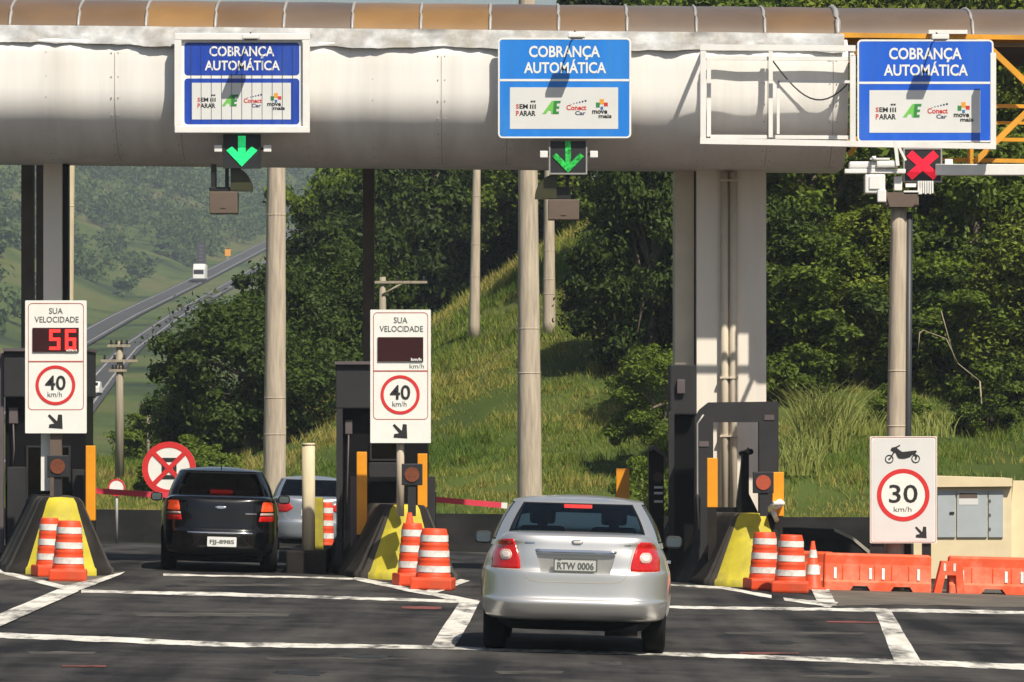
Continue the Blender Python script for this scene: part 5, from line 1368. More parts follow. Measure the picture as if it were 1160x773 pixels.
def car(spec, loc, yaw, label, roll=1.6):
    root = thing(spec['name'], label, 'car', loc, rot=(0, rad(roll), rad(yaw)))
    L = np.array(spec['levels'])
    q = np.linspace(0, len(L) - 1, 64); kx = np.arange(len(L))
    cols = [mono(kx, L[:, i], q) for i in range(4)]
    nn = spec.get('n', 5.0); wd_ = spec.get('wide', 1.0)
    cols[1] = cols[1] * wd_
    body = MB(); rings_to_mb(body, [ring_pts(cols[1][k], cols[2][k], cols[3][k], cols[0][k], nn) for k in range(64)])
    bvh = BVHTree.FromPolygons([Vector(p) for p in body.v], body.f)
    cut = []
    wr, axles, tx = spec['wheel_r'], spec['axles'], spec['track']
    for ya in axles:
        for s in (-1, 1):
            c = MB().lathe([(0, -.3), (wr + .055, -.3), (wr + .055, .3), (0, .3)], seg=36)
            c.v = [(s * (tx + .12) + z, ya + x, wr + .01 + y) for x, y, z in c.v]
            cut.append(c)
    if 'recess' in spec: 
        x0, x1, z0, z1, yd = spec['recess']
        c = MB(); c.prism([(x0, z1), (x1, z1), (x1 - .05, z0), (x0 + .05, z0)], -.3, yd); cut.append(c)
    bmesh_ = boolean_cut(body.mesh('body', spec['paint']), cut)
    # cabin: pillars and roof stay with the body, glass and seals are parts
    cb_ = dict(spec['cabin']); cb_['w0'] *= wd_; cb_['w1'] *= wd_
    angs = sorted(set([float(a) for a in range(0, 360, 4)] + [x for w in spec['windows'] for x in (w[0], w[0] + 1.2, w[1], w[1] - 1.2)]))
    ss = sorted(set([0, .06, .12, .15, .5, .8, .93, .955, 1.0] + [i / 12 for i in range(13)]))
    rings = []
    for s in ss:
        b = .030 * math.sin(math.pi * s)
        zz = cb_['z0'] + (cb_['z1'] - cb_['z0']) * s
        rings.append(ring_pts(cb_['w0'] + (cb_['w1'] - cb_['w0']) * s + b, cb_['yr0'] + (cb_['yr1'] - cb_['yr0']) * s - b * 1.6, cb_['yf0'] + (cb_['yf1'] - cb_['yf0']) * s + b, zz, cb_['n'], angs=angs))
    N = len(angs)
    shell, glass, seal = MB(), {}, MB()
    V = [p for r in rings for p in r]
    groups = {'shell': [], 'seal': []}
    for k in range(len(ss) - 1):
        sm_ = (ss[k] + ss[k + 1]) / 2
        for i in range(N):
            j = (i + 1) % N
            a0, a1 = angs[i], angs[j] if j else 360.0
            am = (a0 + a1) / 2
            key = 'shell'
            for wi, (wa, wb) in enumerate(spec['windows']):
                ok = wa <= am <= wb
                if ok and .12 < sm_ < .955:
                    key = ('g', wi) if (wa + 1.2 < am < wb - 1.2 and .15 < sm_ < .93) else 'seal'
            groups.setdefault(key, []).append((k * N + i, k * N + j, (k + 1) * N + j, (k + 1) * N + i))
    def sub(fs):
        idx = sorted({i for f in fs for i in f}); mp = {a: b for b, a in enumerate(idx)}
        return MB().add([V[i] for i in idx], [tuple(mp[i] for i in f) for f in fs], 0, True)
    sh_ = sub(groups['shell'])
    # roof
    rr = []
    w1, yr1, yf1, z1 = cb_['w1'], cb_['yr1'], cb_['yf1'], cb_['z1']
    yc, hl = (yr1 + yf1) / 2, (yf1 - yr1) / 2
    for k in (1.0, .97, .92, .84, .7, .5, .25, .06):
        rr.append(ring_pts(w1 * k, yc - hl * k, yc + hl * k, z1 + cb_['crown'] * (1 - k ** 2.2), cb_['n'] if k > .5 else 3, angs=angs))
    rf = MB(); rings_to_mb(rf, rr, True, False)
    rf.f.append(tuple(len(rf.v) - N + i for i in range(N))); rf.mi.append(0); rf.sm.append(True)
    # join body, pillars and roof into one mesh
    bm = bmesh.new(); bm.from_mesh(bmesh_)
    for m_ in (sh_, rf):
        t_ = m_.mesh('t', spec['paint']); bm.from_mesh(t_); bpy.data.meshes.remove(t_)
    bm.to_mesh(bmesh_); bm.free()
    bmesh_.materials.clear(); bmesh_.materials.append(spec['paint'])
    bmesh_.polygons.foreach_set('material_index', [0] * len(bmesh_.polygons))
    bmesh_.set_sharp_from_angle(angle=rad(38))
    bo = part('body', bmesh_, None, root, local=True)
    seal_o = part('window_seal', sub(groups['seal']), M['interior'], root, local=True)
    for wi in range(len(spec['windows'])):
        nm = ['rear_window', 'side_window', 'side_window', 'side_window', 'side_window', 'windscreen'][wi]
        if ('g', wi) in groups: part(nm, sub(groups[('g', wi)]), spec['glass'], root, local=True)
    # projected pieces lying on the rear
    def hit(x, z, fb=.2):
        h = bvh.ray_cast(Vector((x, -2, z)), Vector((0, 1, 0)))
        return h[0].y if h[0] is not None else fb
    def patch(rows, out=.006, nx=12, nz=12, rim=.01):
        """rows: (z, xl, xr) from the bottom up; a raised shell on the body's tail"""
        zs = [r[0] for r in rows]; mb = MB(); vs, fs = [], []
        for k in range(nz + 1):
            z = zs[0] + (zs[-1] - zs[0]) * k / nz
            xl, xr = np.interp(z, zs, [r[1] for r in rows]), np.interp(z, zs, [r[2] for r in rows])
            last = None
            ys = [hit(xl + (xr - xl) * i / nx, z, None) for i in range(nx + 1)]
            good = [y for y in ys if y is not None] or [.3]
            for i in range(nx + 1):
                y = ys[i] if ys[i] is not None else max(good)
                edge = k in (0, nz) or i in (0, nx)
                vs.append((xl + (xr - xl) * i / nx, y - (out if not edge else -rim), z))
        for k in range(nz):
            for i in range(nx): fs.append((k * (nx + 1) + i, k * (nx + 1) + i + 1, (k + 1) * (nx + 1) + i + 1, (k + 1) * (nx + 1) + i))
        return mb.add(vs, fs, 0, True)
    def disc_rows(cx, cz, rx, rz):
        return [(cz + rz * math.sin(rad(a)), cx - rx * max(.05, math.cos(rad(a))), cx + rx * max(.05, math.cos(rad(a)))) for a in range(-90, 91, 15)]
    def seam(pts, w=.007):
        mb = MB()
        P_ = []
        for k in range(len(pts) - 1):
            for t in np.linspace(0, 1, 9)[:-1 if k < len(pts) - 2 else None]:
                P_.append((pts[k][0] + (pts[k + 1][0] - pts[k][0]) * t, pts[k][1] + (pts[k + 1][1] - pts[k][1]) * t))
        vs, fs = [], []
        for k, (x, z) in enumerate(P_):
            a, b = P_[max(0, k - 1)], P_[min(len(P_) - 1, k + 1)]
            d = Vector((b[0] - a[0], b[1] - a[1])).normalized(); q = Vector((-d.y, d.x)) * w / 2
            for s in (-1, 1): vs.append((x + q.x * s, hit(x + q.x * s, z + q.y * s) - .0025, z + q.y * s))
        for k in range(len(P_) - 1): fs.append((2 * k, 2 * k + 1, 2 * k + 3, 2 * k + 2))
        return mb.add(vs, fs)
    spec['dress'](root, patch, disc_rows, seam, hit)
    # underbody
    ub = MB(); z0 = L[0][0]
    rings_to_mb(ub, [ring_pts(L[0][1] - .10, L[0][2] + .16, L[0][3] - .1, z0 - .10, nn), ring_pts(L[0][1] - .03, L[0][2] + .05, L[0][3] - .03, z0 - .03, nn), ring_pts(L[0][1] - .012, L[0][2] + .02, L[0][3] - .01, z0 + .004, nn)])
    um = boolean_cut(ub.mesh('underbody', M['interior']), cut[:4]); um.materials.clear(); um.materials.append(M['interior'])
    um.polygons.foreach_set('material_index', [0] * len(um.polygons))
    part('underbody', um, None, root, local=True)
    part('silencer', MB().tube([(.3, .35, .27), (.62, .35, .27)], .09, 10), M['black_plastic'], root, local=True)
    # wheels
    for ya in axles:
        for s in (-1, 1):
            t = MB().lathe([(wr * .62, -.10), (wr * .80, -.112), (wr * .94, -.105), (wr, -.085), (wr, .085), (wr * .94, .105), (wr * .80, .112), (wr * .62, .10)], seg=36)
            t.v = [(s * tx + z, ya + x, wr + y) for x, y, z in t.v]
            wh = part('wheel', t, M['tyre'], root, local=True)
            rm = MB().lathe([(0, .06), (wr * .2, .07), (wr * .55, .05), (wr * .63, .095), (wr * .60, -.09), (0, -.08)], seg=20)
            rm.v = [(s * tx + s * z, ya + x, wr + y) for x, y, z in rm.v]
            part('rim', rm, M['rim'], wh, local=True)
    # door mirrors
    for s in (-1, 1):
        mx, my, mz = spec['mirror']
        b = MB(); bm = bmesh.new(); bmesh.ops.create_uvsphere(bm, u_segments=18, v_segments=10, radius=1)
        for v_ in bm.verts:
            c = v_.co; c.x = math.copysign(abs(c.x) ** .6, c.x) * .088; c.z = math.copysign(abs(c.z) ** .6, c.z) * .066; c.y = max(-.35, c.y) * .1
            v_.co = (s * mx + c.x, my + c.y, mz + c.z)
        b.bm(bm, 0, True); b.bar((s * (mx - .1), my + .03, mz - .04), (s * (mx - .28), my + .1, mz - .07), .05)
        mo = part('door_mirror', b, spec['mirror_mat'], root, local=True)
        g = MB().prism([(s * mx + p, mz + q) for p, q in rrect(-.07, .07, -.046, .046, .025)], my - .042, my - .036)
        part('mirror_glass', g, M['mirror'], mo, local=True)
    # interior
    zf = cb_['z0']
    part('floor_trim', MB().box(-cb_['w1'] - .1, cb_['w1'] + .1, cb_['yr0'] + .35, cb_['yf0'] - .35, zf - .3, zf + .045), M['interior'], root, local=True)
    part('parcel_shelf', MB().box(-cb_['w1'], cb_['w1'], cb_['yr0'] + .2, cb_['yr1'] + .1, zf - .1, zf + .13), M['interior'], root, local=True)
    for s in (-1, 1):
        st = MB().box(s * .36 - .23, s * .36 + .23, 1.9, 2.06, zf - .1, zf + .18, .05); st.box(s * .36 - .13, s * .36 + .13, 1.88, 1.99, zf + .2, zf + .38, .04)
        st.box(s * .36 - .05, s * .36 + .05, 1.91, 1.96, zf + .1, zf + .22)
        part('front_seat', st, M['interior'], root, local=True)
    part('rear_view_mirror', MB().box(-.12, .12, cb_['yf1'] - .12, cb_['yf1'] - .08, cb_['z1'] - .12, cb_['z1'] - .04, .012), M['interior'], root, local=True)
    part('dashboard', MB().box(-.6, .6, 2.75, 3.0, zf - .1, zf + .08, .04), M['interior'], root, local=True)
    return root

def plate(root, cx, cz, w, h, y, txt, mat, frame):
    pl = part('licence_plate', MB().prism(rrect(cx - w / 2, cx + w / 2, cz - h / 2, cz + h / 2, .012), y, y + .012), M[mat], root, local=True)
    mb = MB(); text(mb, txt, cx - w * .42, cx + w * .42, cz - h * .34, cz + h * .20, y - .002, .035)
    if frame:
        text(mb, 'SP', cx - w * .40, cx - w * .32, cz + h * .29, cz + h * .40, y - .002, .02)
        rr_stroke(mb, cx - w / 2, cx + w / 2, cz - h / 2, cz + h / 2, .012, .012, y - .004, y + .01)
    part('plate_lettering', mb, M['ink_grey'], pl, local=True)

def dress_silver(root, patch, disc, seam, hit):
    for s in (-1, 1):
        rows = [(.812, .520, .835), (.90, .530, .838), (.985, .552, .82), (1.06, .582, .785), (1.118, .612, .725)]
        rows = rows if s > 0 else [(z, -b, -a) for z, a, b in rows]
        tl = part('taillight', patch(rows, .012, 14, 14), M['lens_red'], root, local=True)
        part('reverse_lens', patch(disc(s * .682, .955, .072, .060), .018, 10, 10), M['lens_white'], tl, local=True)
        part('lens_centre', patch(disc(s * .682, .955, .05, .04), .021, 8, 8), M['lens_pale'], tl, local=True)
    part('boot_seam', seam([(-.585, 1.13), (-.555, 1.03), (-.515, .84), (-.485, .755), (-.44, .72), (-.36, .705), (.36, .705), (.44, .72), (.485, .755), (.515, .84), (.555, 1.03), (.585, 1.13)]), M['seam'], root, local=True)
    part('bumper_seam', seam([(-.52, .815), (-.80, .815)], .006), M['seam'], root, local=True)
    part('bumper_seam', seam([(.52, .815), (.80, .815)], .006), M['seam'], root, local=True)
    part('chrome_strip', patch([(.985, -.395, .395), (1.0, -.405, .405), (1.012, -.405, .405), (1.022, -.38, .38)], .022, 30, 6), M['chrome'], root, local=True)
    em = part('emblem', patch(disc(.01, 1.092, .062, .026), .012, 10, 8), M['chrome'], root, local=True)
    part('emblem_field', patch(disc(.01, 1.092, .048, .018), .015, 10, 8), M['rib_grey'], em, local=True)
    part('badge', patch([(1.068, -.50, -.40), (1.084, -.50, -.40)], .004, 6, 3, -.003), M['chrome'], root, local=True)
    part('badge', patch([(1.066, .47, .53), (1.082, .47, .53)], .004, 4, 3, -.003), M['chrome'], root, local=True)
    plate(root, .0, .872, .425, .132, .045, 'RTW 0006', 'plate_grey', True)
    part('brake_light', MB().box(-.14, .14, 1.235, 1.27, 1.405, 1.455, .01), M['lens_red_lit'], root, local=True)
    part('windscreen_sticker', MB().box(.30, .385, 2.56, 2.565, 1.31, 1.38), M['canopy_amber'], root, local=True)
    part('door_handle', MB().box(.905, .945, 2.0, 2.18, .86, .89, .01), M['chrome'], root, local=True)
silver = dict(name='silver_car', paint=M['paint_silver'], glass=M['car_glass'], n=5.0, wheel_r=.315, axles=(.98, 3.62), track=.785, mirror=(.975, 2.75, 1.06), mirror_mat=M['booth_grey'], wide=1.03,
    levels=[(0.33, .835, .11, 4.28), (0.355, .885, .03, 4.36), (0.42, .905, -.012, 4.40), (0.495, .914, -.03, 4.42), (0.525, .917, -.022, 4.42), (0.55, .918, .012, 4.42), (0.66, .915, .028, 4.40), (0.79, .905, .04, 4.36), (0.83, .893, .065, 4.3),
            (0.95, .855, .085, 3.9), (1.04, .800, .105, 3.3), (1.10, .745, .12, 1.7), (1.15, .69, .145, 1.25), (1.172, .62, .22, 1.1), (1.178, .45, .4, 1.0)],
    recess=(-.385, .385, .79, .975, .115),
    cabin=dict(z0=1.03, z1=1.475, w0=.835, w1=.625, yr0=.45, yr1=1.2, yf0=3.4, yf1=2.55, crown=.055, n=5.0),
    windows=[(270 - 42, 270 + 42), (182.0, 218.0), (143.0, 178.0), (322.0, 358.0), (2.0, 37.0), (90 - 41, 90 + 41)], dress=dress_silver)
psv = G(649, 738)
car(silver, (XA(649, 47.0), 47.0, gz(XA(649, 47.0))), -1.3, 'silver saloon car seen from behind, its third brake light lit, approaching the middle lane')

def dress_black(root, patch, disc, seam, hit):
    for s in (-1, 1):
        for (z0, z1, m) in ((.735, .825, 'lens_red'), (.828, .868, 'lens_white'), (.871, 1.045, 'lens_amber')):
            a0, a1 = .535 + (z0 - .73) * .22, .535 + (z1 - .73) * .22
            b0, b1 = .80 - (z0 - .73) * .10, .80 - (z1 - .73) * .15
            rows = [(z0, a0, b0), (z1, a1, b1)] if s > 0 else [(z0, -b0, -a0), (z1, -b1, -a1)]
            part('taillight', patch(rows, .012, 8, 6), M[m] if m != 'lens_amber' else M['lens_amber'], root, local=True)
    part('boot_seam', seam([(-.50, .70), (-.40, .645), (.40, .645), (.50, .70)], .006), M['interior'], root, local=True)
    part('chrome_strip', patch([(.560, -.47, .47), (.584, -.47, .47)], .014, 24, 4, -.006), M['chrome'], root, local=True)
    part('emblem', patch([(.915, -.03, .03), (.932, -.08, .08), (.952, -.08, .08), (.959, -.03, .03)], .012, 10, 6, -.004), M['chrome'], root, local=True)
    part('badge', patch([(.845, .36, .52), (.86, .36, .52)], .004, 6, 3, -.003), M['chrome'], root, local=True)
    plate(root, .03, .445, .42, .14, hit(.03, .445) - .02, 'FJJ-8985', 'plate_white', False)
    part('brake_light', MB().box(-.16, .17, .86, .89, 1.125, 1.185, .01), M['lens_red_lit'], root, local=True)
    part('roof_antenna', MB().tube([(0, 1.5, 1.46), (0, 1.42, 1.54)], .008, 6), M['black_plastic'], root, local=True)
black = dict(name='black_car', paint=M['paint_black'], glass=M['car_glass_dark'], n=4.0, wheel_r=.305, axles=(.92, 3.54), track=.735, mirror=(.95, 2.6, 1.04), mirror_mat=M['paint_black'],
    levels=[(0.25, .80, .09, 4.3), (0.28, .845, .03, 4.36), (0.38, .862, .0, 4.4), (0.52, .868, -.005, 4.4), (0.59, .868, .0, 4.4), (0.62, .867, .02, 4.4), (0.74, .865, .04, 4.38), (0.88, .853, .050, 4.0), (0.99, .825, .066, 3.4), (1.045, .790, .09, 1.8), (1.078, .75, .13, 1.4), (1.098, .69, .19, 1.2), (1.108, .61, .27, 1.1), (1.112, .46, .42, 1.0)],
    cabin=dict(z0=.98, z1=1.455, w0=.795, w1=.605, yr0=.5, yr1=1.14, yf0=3.3, yf1=2.5, crown=.058, n=4.4),
    windows=[(270 - 44, 270 + 44), (182.0, 218.0), (143.0, 178.0), (322.0, 358.0), (2.0, 37.0), (90 - 41, 90 + 41)], dress=dress_black)
car(black, (XA(248, 69.9), 69.9, gz(XA(248, 69.9))), 3.6, 'glossy black saloon car with lit rear lamps stopped in the left lane')

def dress_third(root, patch, disc, seam, hit):
    for s in (-1, 1):
        rows = [(.77, .50, .82), (.87, .34, .83), (.99, .46, .78)]
        rows = rows if s > 0 else [(z, -b, -a) for z, a, b in rows]
        part('taillight', patch(rows, .012, 10, 8), M['lens_red'], root, local=True)
    plate(root, .0, .78, .42, .13, hit(0, .78) - .015, 'SP', 'plate_white', False)
    part('boot_seam', seam([(-.56, 1.1), (-.53, .70), (-.45, .64), (.45, .64), (.53, .70), (.56, 1.1)], .01), M['seam'], root, local=True)
third = dict(black); third.update(name='blue_grey_car', paint=M['paint_blue_silver'], glass=M['car_glass_dark'], mirror_mat=M['black_plastic'], dress=dress_third)
car(third, (XA(352, 97), 97.0, gz2(XA(352, 97), 98.5)), 3.0, 'silver blue car half hidden between the black car and the beige post')

# ------------------------------------------------------------------ vegetation
def leaf_cloud(rng, centers, radii, n, size, up=0.35, flat=0.6):
    """n leaf quads scattered over leaf clumps"""
    k = rng.integers(0, len(centers), n)
    d = rng.normal(size=(n, 3)); d /= np.linalg.norm(d, axis=1)[:, None]
    d[:, 2] = d[:, 2] * .8 + .12
    rr_ = radii[k] * rng.uniform(.3, 1.18, n) ** .6
    p = centers[k] + d * rr_[:, None] * np.array([1, 1, flat + .2])
    nrm = d * .8 + rng.normal(size=(n, 3)) * .6 + np.array([0, 0, up])
    nrm /= np.linalg.norm(nrm, axis=1)[:, None]
    p = p + rng.normal(size=(n, 3)) * (radii[k] * .16)[:, None]
    a = np.cross(nrm, rng.normal(size=(n, 3))); a /= np.linalg.norm(a, axis=1)[:, None] + 1e-9
    b = np.cross(nrm, a)
    s = size * rng.uniform(.55, 1.35, n)
    l, w = a * s[:, None], b * (s * .46)[:, None]
    sag = nrm * (s * .18)[:, None]
    v = np.stack([p - l - sag, p + w, p + l - sag, p - w], 1).reshape(-1, 3)
    return v
def quads_mesh(name, v, mat):
    n = len(v) // 4
    me = bpy.data.meshes.new(name)
    me.vertices.add(len(v)); me.vertices.foreach_set('co', v.astype(np.float32).ravel())
    me.loops.add(len(v)); me.loops.foreach_set('vertex_index', np.arange(len(v), dtype=np.int32))
    me.polygons.add(n); me.polygons.foreach_set('loop_start', np.arange(0, len(v), 4, dtype=np.int32))
    me.update(calc_edges=True); me.materials.append(mat)
    return me
def tree_meshes(seed, W, H, n, size, mat, trunk_h=.25, clumps=60, low=False):
    rng = np.random.default_rng(seed)
    c = []
    while len(c) < clumps:
        q = rng.uniform(-1, 1, 3)
        r = np.linalg.norm(q)
        if r > 1 or r < .45: continue
        if q[2] < -.75 and not low: continue
        c.append(q)
    c = np.array(c)
    lump = 1 + .22 * np.sin(c[:, 0] * 4.1 + seed) * np.cos(c[:, 1] * 3.3 + seed * 2)
    zc_ = H * (.5 + trunk_h * .5); hz_ = H * (1 - trunk_h) / 2
    cen = c * np.array([W / 2, W / 2, hz_]) * lump[:, None] * .86 + np.array([0, 0, zc_])
    radii = rng.uniform(.08, .19, len(c)) * W
    far = cen[rng.integers(0, len(cen), clumps)] - np.array([0, 0, zc_])
    far = far * rng.uniform(1.0, 1.30, (clumps, 1)) + np.array([0, 0, zc_]) + rng.normal(size=(clumps, 3)) * .04 * W
    cen = np.concatenate([cen, far]); radii = np.concatenate([radii, rng.uniform(.03, .075, clumps) * W])
    v = leaf_cloud(rng, cen, radii, n, size)
    crown = quads_mesh('crown', v, mat)
    mb = MB(); r = .028 * H + .04
    lean = rng.uniform(-.25, .25, 2)
    tp = [(lean[0] * t * t, lean[1] * t * t, H * .62 * t) for t in np.linspace(0, 1, 7)]
    mb.tube(tp, [r * (1.25 - .95 * t) for t in np.linspace(0, 1, 7)], 9)
    for i in rng.choice(len(cen), min(14, len(cen)), replace=False):
        t = rng.uniform(.35, .9); s = Vector(tp[int(t * 6)]); e = Vector(cen[i])
        mb.tube([s, s.lerp(e, .5) + Vector((0, 0, .15)), e], [r * .45, r * .28, r * .1], 6)
    return mb.mesh('trunk', M['bark']), crown
PROTO = {}
def tree(px, Y, W, H, kind, label, name='broadleaf_tree', group='trees on the slope', rz=None, sc=None, sink=0.2, xoff=0.0):
    x = XA(px, Y) + xoff; z = float(terr(x, Y)) - sink
    root = thing(name, label, 'tree', (x, Y, z), group)
    if kind not in PROTO:
        PROTO[kind] = KINDS_[kind]()
    (tm_, cm_), (w0, h0) = PROTO[kind]
    root.rotation_euler = (0, 0, random.uniform(0, 6.28) if rz is None else rz)
    root.scale = (W / w0, W / w0, H / h0)
    part('trunk', tm_, None, root, local=True); part('crown', cm_, None, root, local=True)
    return root
KINDS_ = {
    'big': lambda: (tree_meshes(3, 7.0, 6.0, 52000, .105, M['leaf_dark'], .04, 70, True), (7.0, 6.0)),
    'round': lambda: (tree_meshes(5, 6.0, 8.0, 44000, .125, M['leaf_dark'], .05, 60, True), (6.0, 8.0)),
    'loose': lambda: (tree_meshes(8, 6.0, 8.0, 42000, .12, M['leaf_mid'], .05, 52, True), (6.0, 8.0)),
    'bright': lambda: (tree_meshes(13, 6.0, 8.0, 46000, .115, M['leaf_bright'], .03, 58, True), (6.0, 8.0)),
    'tall': lambda: (tree_meshes(21, 5.5, 11.0, 52000, .12, M['leaf_mid'], .04, 68, True), (5.5, 11.0)),
    'bush': lambda: (tree_meshes(34, 3.0, 2.2, 14000, .085, M['leaf_mid'], .02, 40, True), (3.0, 2.2)),
}
T = tree
# the dense dark tree left of the middle and what stands round it
T(285, 132, 5.7, 4.4, 'big', 'broad dense dark tree behind the black car, left of the thick pole', 'spreading_tree', rz=.4)
T(222, 136, 3.3, 3.0, 'big', 'low left flank tree of the dark clump reaching toward the utility pole', 'spreading_tree', rz=2.1)
T(375, 141, 5.0, 4.6, 'big', 'dark tree right of the thick pole, leaning over the yellow grass edge', 'spreading_tree', rz=4.0)
T(345, 165, 4.8, 7.0, 'round', 'dark tree behind the thick pole, its top cut by the white fascia')
T(395, 176, 6.0, 9.6, 'loose', 'loose green tree behind the dark brown post')
T(452, 168, 5.4, 8.6, 'round', 'rounded dark tree around the long crossarm')
T(505, 174, 5.6, 9.2, 'loose', 'loose green tree left of the thin ridge pole')
T(560, 180, 6.4, 8.8, 'round', 'rounded dark tree right of the thin ridge pole')
T(610, 171, 5.5, 7.2, 'loose', 'green tree directly behind the thick pole on the ridge')
T(662, 178, 6.5, 7.4, 'round', 'dark tree behind the white stakes')
# dark trees right of the grass
T(735, 151, 5.4, 9.0, 'round', 'dark tree behind the ridge stakes, left of the white column')
T(738, 127, 3.4, 6.2, 'round', 'dark shaded tree immediately left of the white column')
T(752, 117, 2.6, 3.4, 'loose', 'low leafy tree at the foot of the white column')
T(790, 136, 5.0, 10.0, 'tall', 'tall dark tree hidden mostly behind the white column')
T(715, 137, 2.6, 4.0, 'loose', 'smaller bushy tree over the shaded grass right of the stakes')
# right hand woodland edge
T(900, 120, 5.2, 8.8, 'tall', 'tall green tree immediately right of the white column')
T(955, 126, 4.8, 7.4, 'bright', 'bright leaved tree between the white column and concrete pole')
T(1000, 134, 5.6, 10.5, 'tall', 'tall tree behind the concrete pole equipment')
T(1065, 124, 5.0, 8.6, 'bright', 'bright leaved tree right of the concrete pole')
T(1110, 118, 4.6, 6.4, 'loose', 'loose green tree above the cream cabinet')
T(1158, 126, 5.6, 10.0, 'tall', 'tall green tree at the right edge behind the yellow truss')
T(1215, 121, 5.4, 8.0, 'bright', 'bright leaved tree cut by the right edge of the frame')
T(940, 148, 7.0, 12.5, 'tall', 'tall back row tree above the white service frame')
T(1060, 150, 7.5, 13.0, 'round', 'tall rounded back row tree above the canopy and royal blue sign')
T(1165, 152, 7.5, 13.0, 'tall', 'tallest back row tree at the right above the canopy')
T(850, 152, 7.0, 12.4, 'round', 'rounded back row tree above the canopy over the white column')
T(765, 160, 7.0, 12.2, 'tall', 'back row tree rising above the canopy left of the white column')
T(1270, 140, 7.0, 12.0, 'round', 'rounded tree beyond the right edge of the frame')
T(925, 117.5, 4.2, 4.0, 'loose', 'lower dark leafy tree behind the tall grass left of the concrete pole')
T(985, 118, 4.0, 3.9, 'bright', 'lower bright tree touching the concrete pole on its left')
T(1052, 117, 3.8, 3.8, 'round', 'lower dark tree behind the dry branch')
T(1098, 116.5, 3.9, 3.7, 'loose', 'lower leafy tree on the slope over the cabinet roof')
T(1150, 116, 4.0, 4.3, 'bright', 'lower bright tree at the right edge over the cabinet')
T(885, 118, 3.6, 4.6, 'round', 'lower dark tree against the right side of the white column')
T(700, 128, 3.2, 4.2, 'round', 'shaded dark tree overhanging the grass right of the stakes')
for (px, Y, W, H, lab) in ((905, 116, 2.4, 1.6, 'bush at the tree foot right of the white column'), (975, 117, 2.2, 1.4, 'bush left of the concrete pole'), (1012, 113.5, 1.6, 1.0, 'low bush on the grass behind the concrete pole foot'), (1118, 112.5, 1.7, 1.0, 'low bush on the grass over the left cabinet door'), (1152, 114, 2.0, 1.3, 'bush at the right frame edge over the cabinet'), (1075, 116, 2.4, 1.5, 'bush at the tree foot right of the concrete pole'),
                      (1130, 115, 2.2, 1.4, 'bush on the slope above the cabinet'), (735, 112, 1.8, 1.7, 'leafy bush with pale leaves left of the dark booth'), (190, 124, 1.8, 1.1, 'bush below the dark tree by the no parking sign'), (225, 127, 2.2, 1.4, 'bush at the foot of the dense dark tree'), (160, 150, 2.4, 1.6, 'bush beside the slim wooden post')):
    T(px, Y, W, H, 'bush', 'green ' + lab, 'bush', 'bushes on the slope', sink=.25)

# grass blades over the slope
def blades(name, n, x0, x1, y0, y1, h, w, rng, mask=None):
    x = rng.uniform(x0, x1, n); y = rng.uniform(y0, y1, n)
    if mask is not None:
        k = mask(x, y); x, y = x[k], y[k]; n = len(x)
    z = terr(x, y) - .03
    a = rng.uniform(0, 2 * np.pi, n); hh = h * rng.uniform(.4, 1.5, n) * np.clip(1 + 2.6 * fbm(x * .7, y * .7, 4), .3, 2.2)
    ln = rng.uniform(.1, .9, n); lx, ly = np.cos(a) * hh * ln, np.sin(a) * hh * ln
    b = rng.uniform(0, 2 * np.pi, n); ww = w * rng.uniform(.6, 1.4, n)
    p0 = np.stack([x - np.cos(b) * ww, y - np.sin(b) * ww, z], 1)
    p1 = np.stack([x + np.cos(b) * ww, y + np.sin(b) * ww, z], 1)
    p2 = np.stack([x + lx + np.cos(b) * ww * .2, y + ly + np.sin(b) * ww * .2, z + hh], 1)
    p3 = np.stack([x + lx - np.cos(b) * ww * .2, y + ly - np.sin(b) * ww * .2, z + hh], 1)
    return np.stack([p0, p1, p2, p3], 1).reshape(-1, 3)
rg = np.random.default_rng(5)
def dens(x, y): return (rg.uniform(0, 1, len(x)) < .5 + 2.2 * fbm(x * .9, y * .9, 4)) & (y > hill_base(x) + .3)
def weeds(n, x0, x1, y0, y1):
    cx_, cy_ = rg.uniform(x0, x1, n), rg.uniform(y0, y1, n)
    m = 45; x = np.repeat(cx_, m) + rg.normal(0, .11, n * m); y = np.repeat(cy_, m) + rg.normal(0, .11, n * m)
    hh = np.repeat(rg.uniform(.2, .5, n), m) * rg.uniform(.5, 1.1, n * m); a = rg.uniform(0, 2 * np.pi, n * m)
    k = y > hill_base(x) + .5; x, y, hh, a = x[k], y[k], hh[k], a[k]
    z = terr(x, y) - .03; w = .013
    def at(t, sgn): return np.stack([x + np.cos(a) * hh * .5 * t ** 2 - np.sin(a) * sgn * w * (1 - .8 * t), y + np.sin(a) * hh * .5 * t ** 2 + np.cos(a) * sgn * w * (1 - .8 * t), z + hh * (t - .15 * t ** 3)], 1)
    return np.concatenate([np.stack([at(p, -1), at(p, 1), at(q, 1), at(q, -1)], 1).reshape(-1, 3) for p, q in ((0, .5), (.5, 1.))])
gv = np.concatenate([weeds(300, -11, 15, 94, 150), blades('g', 420000, -12, 16, 93.2, 128, .15, .013, rg, dens), blades('g', 220000, -13, 10, 128, 158, .18, .018, rg, dens)])
g_ = quads_mesh('hill_grass', gv, M['grass']); o = bpy.data.objects.new('hill_grass', g_); COL.objects.link(o); tag(o, kind='stuff')
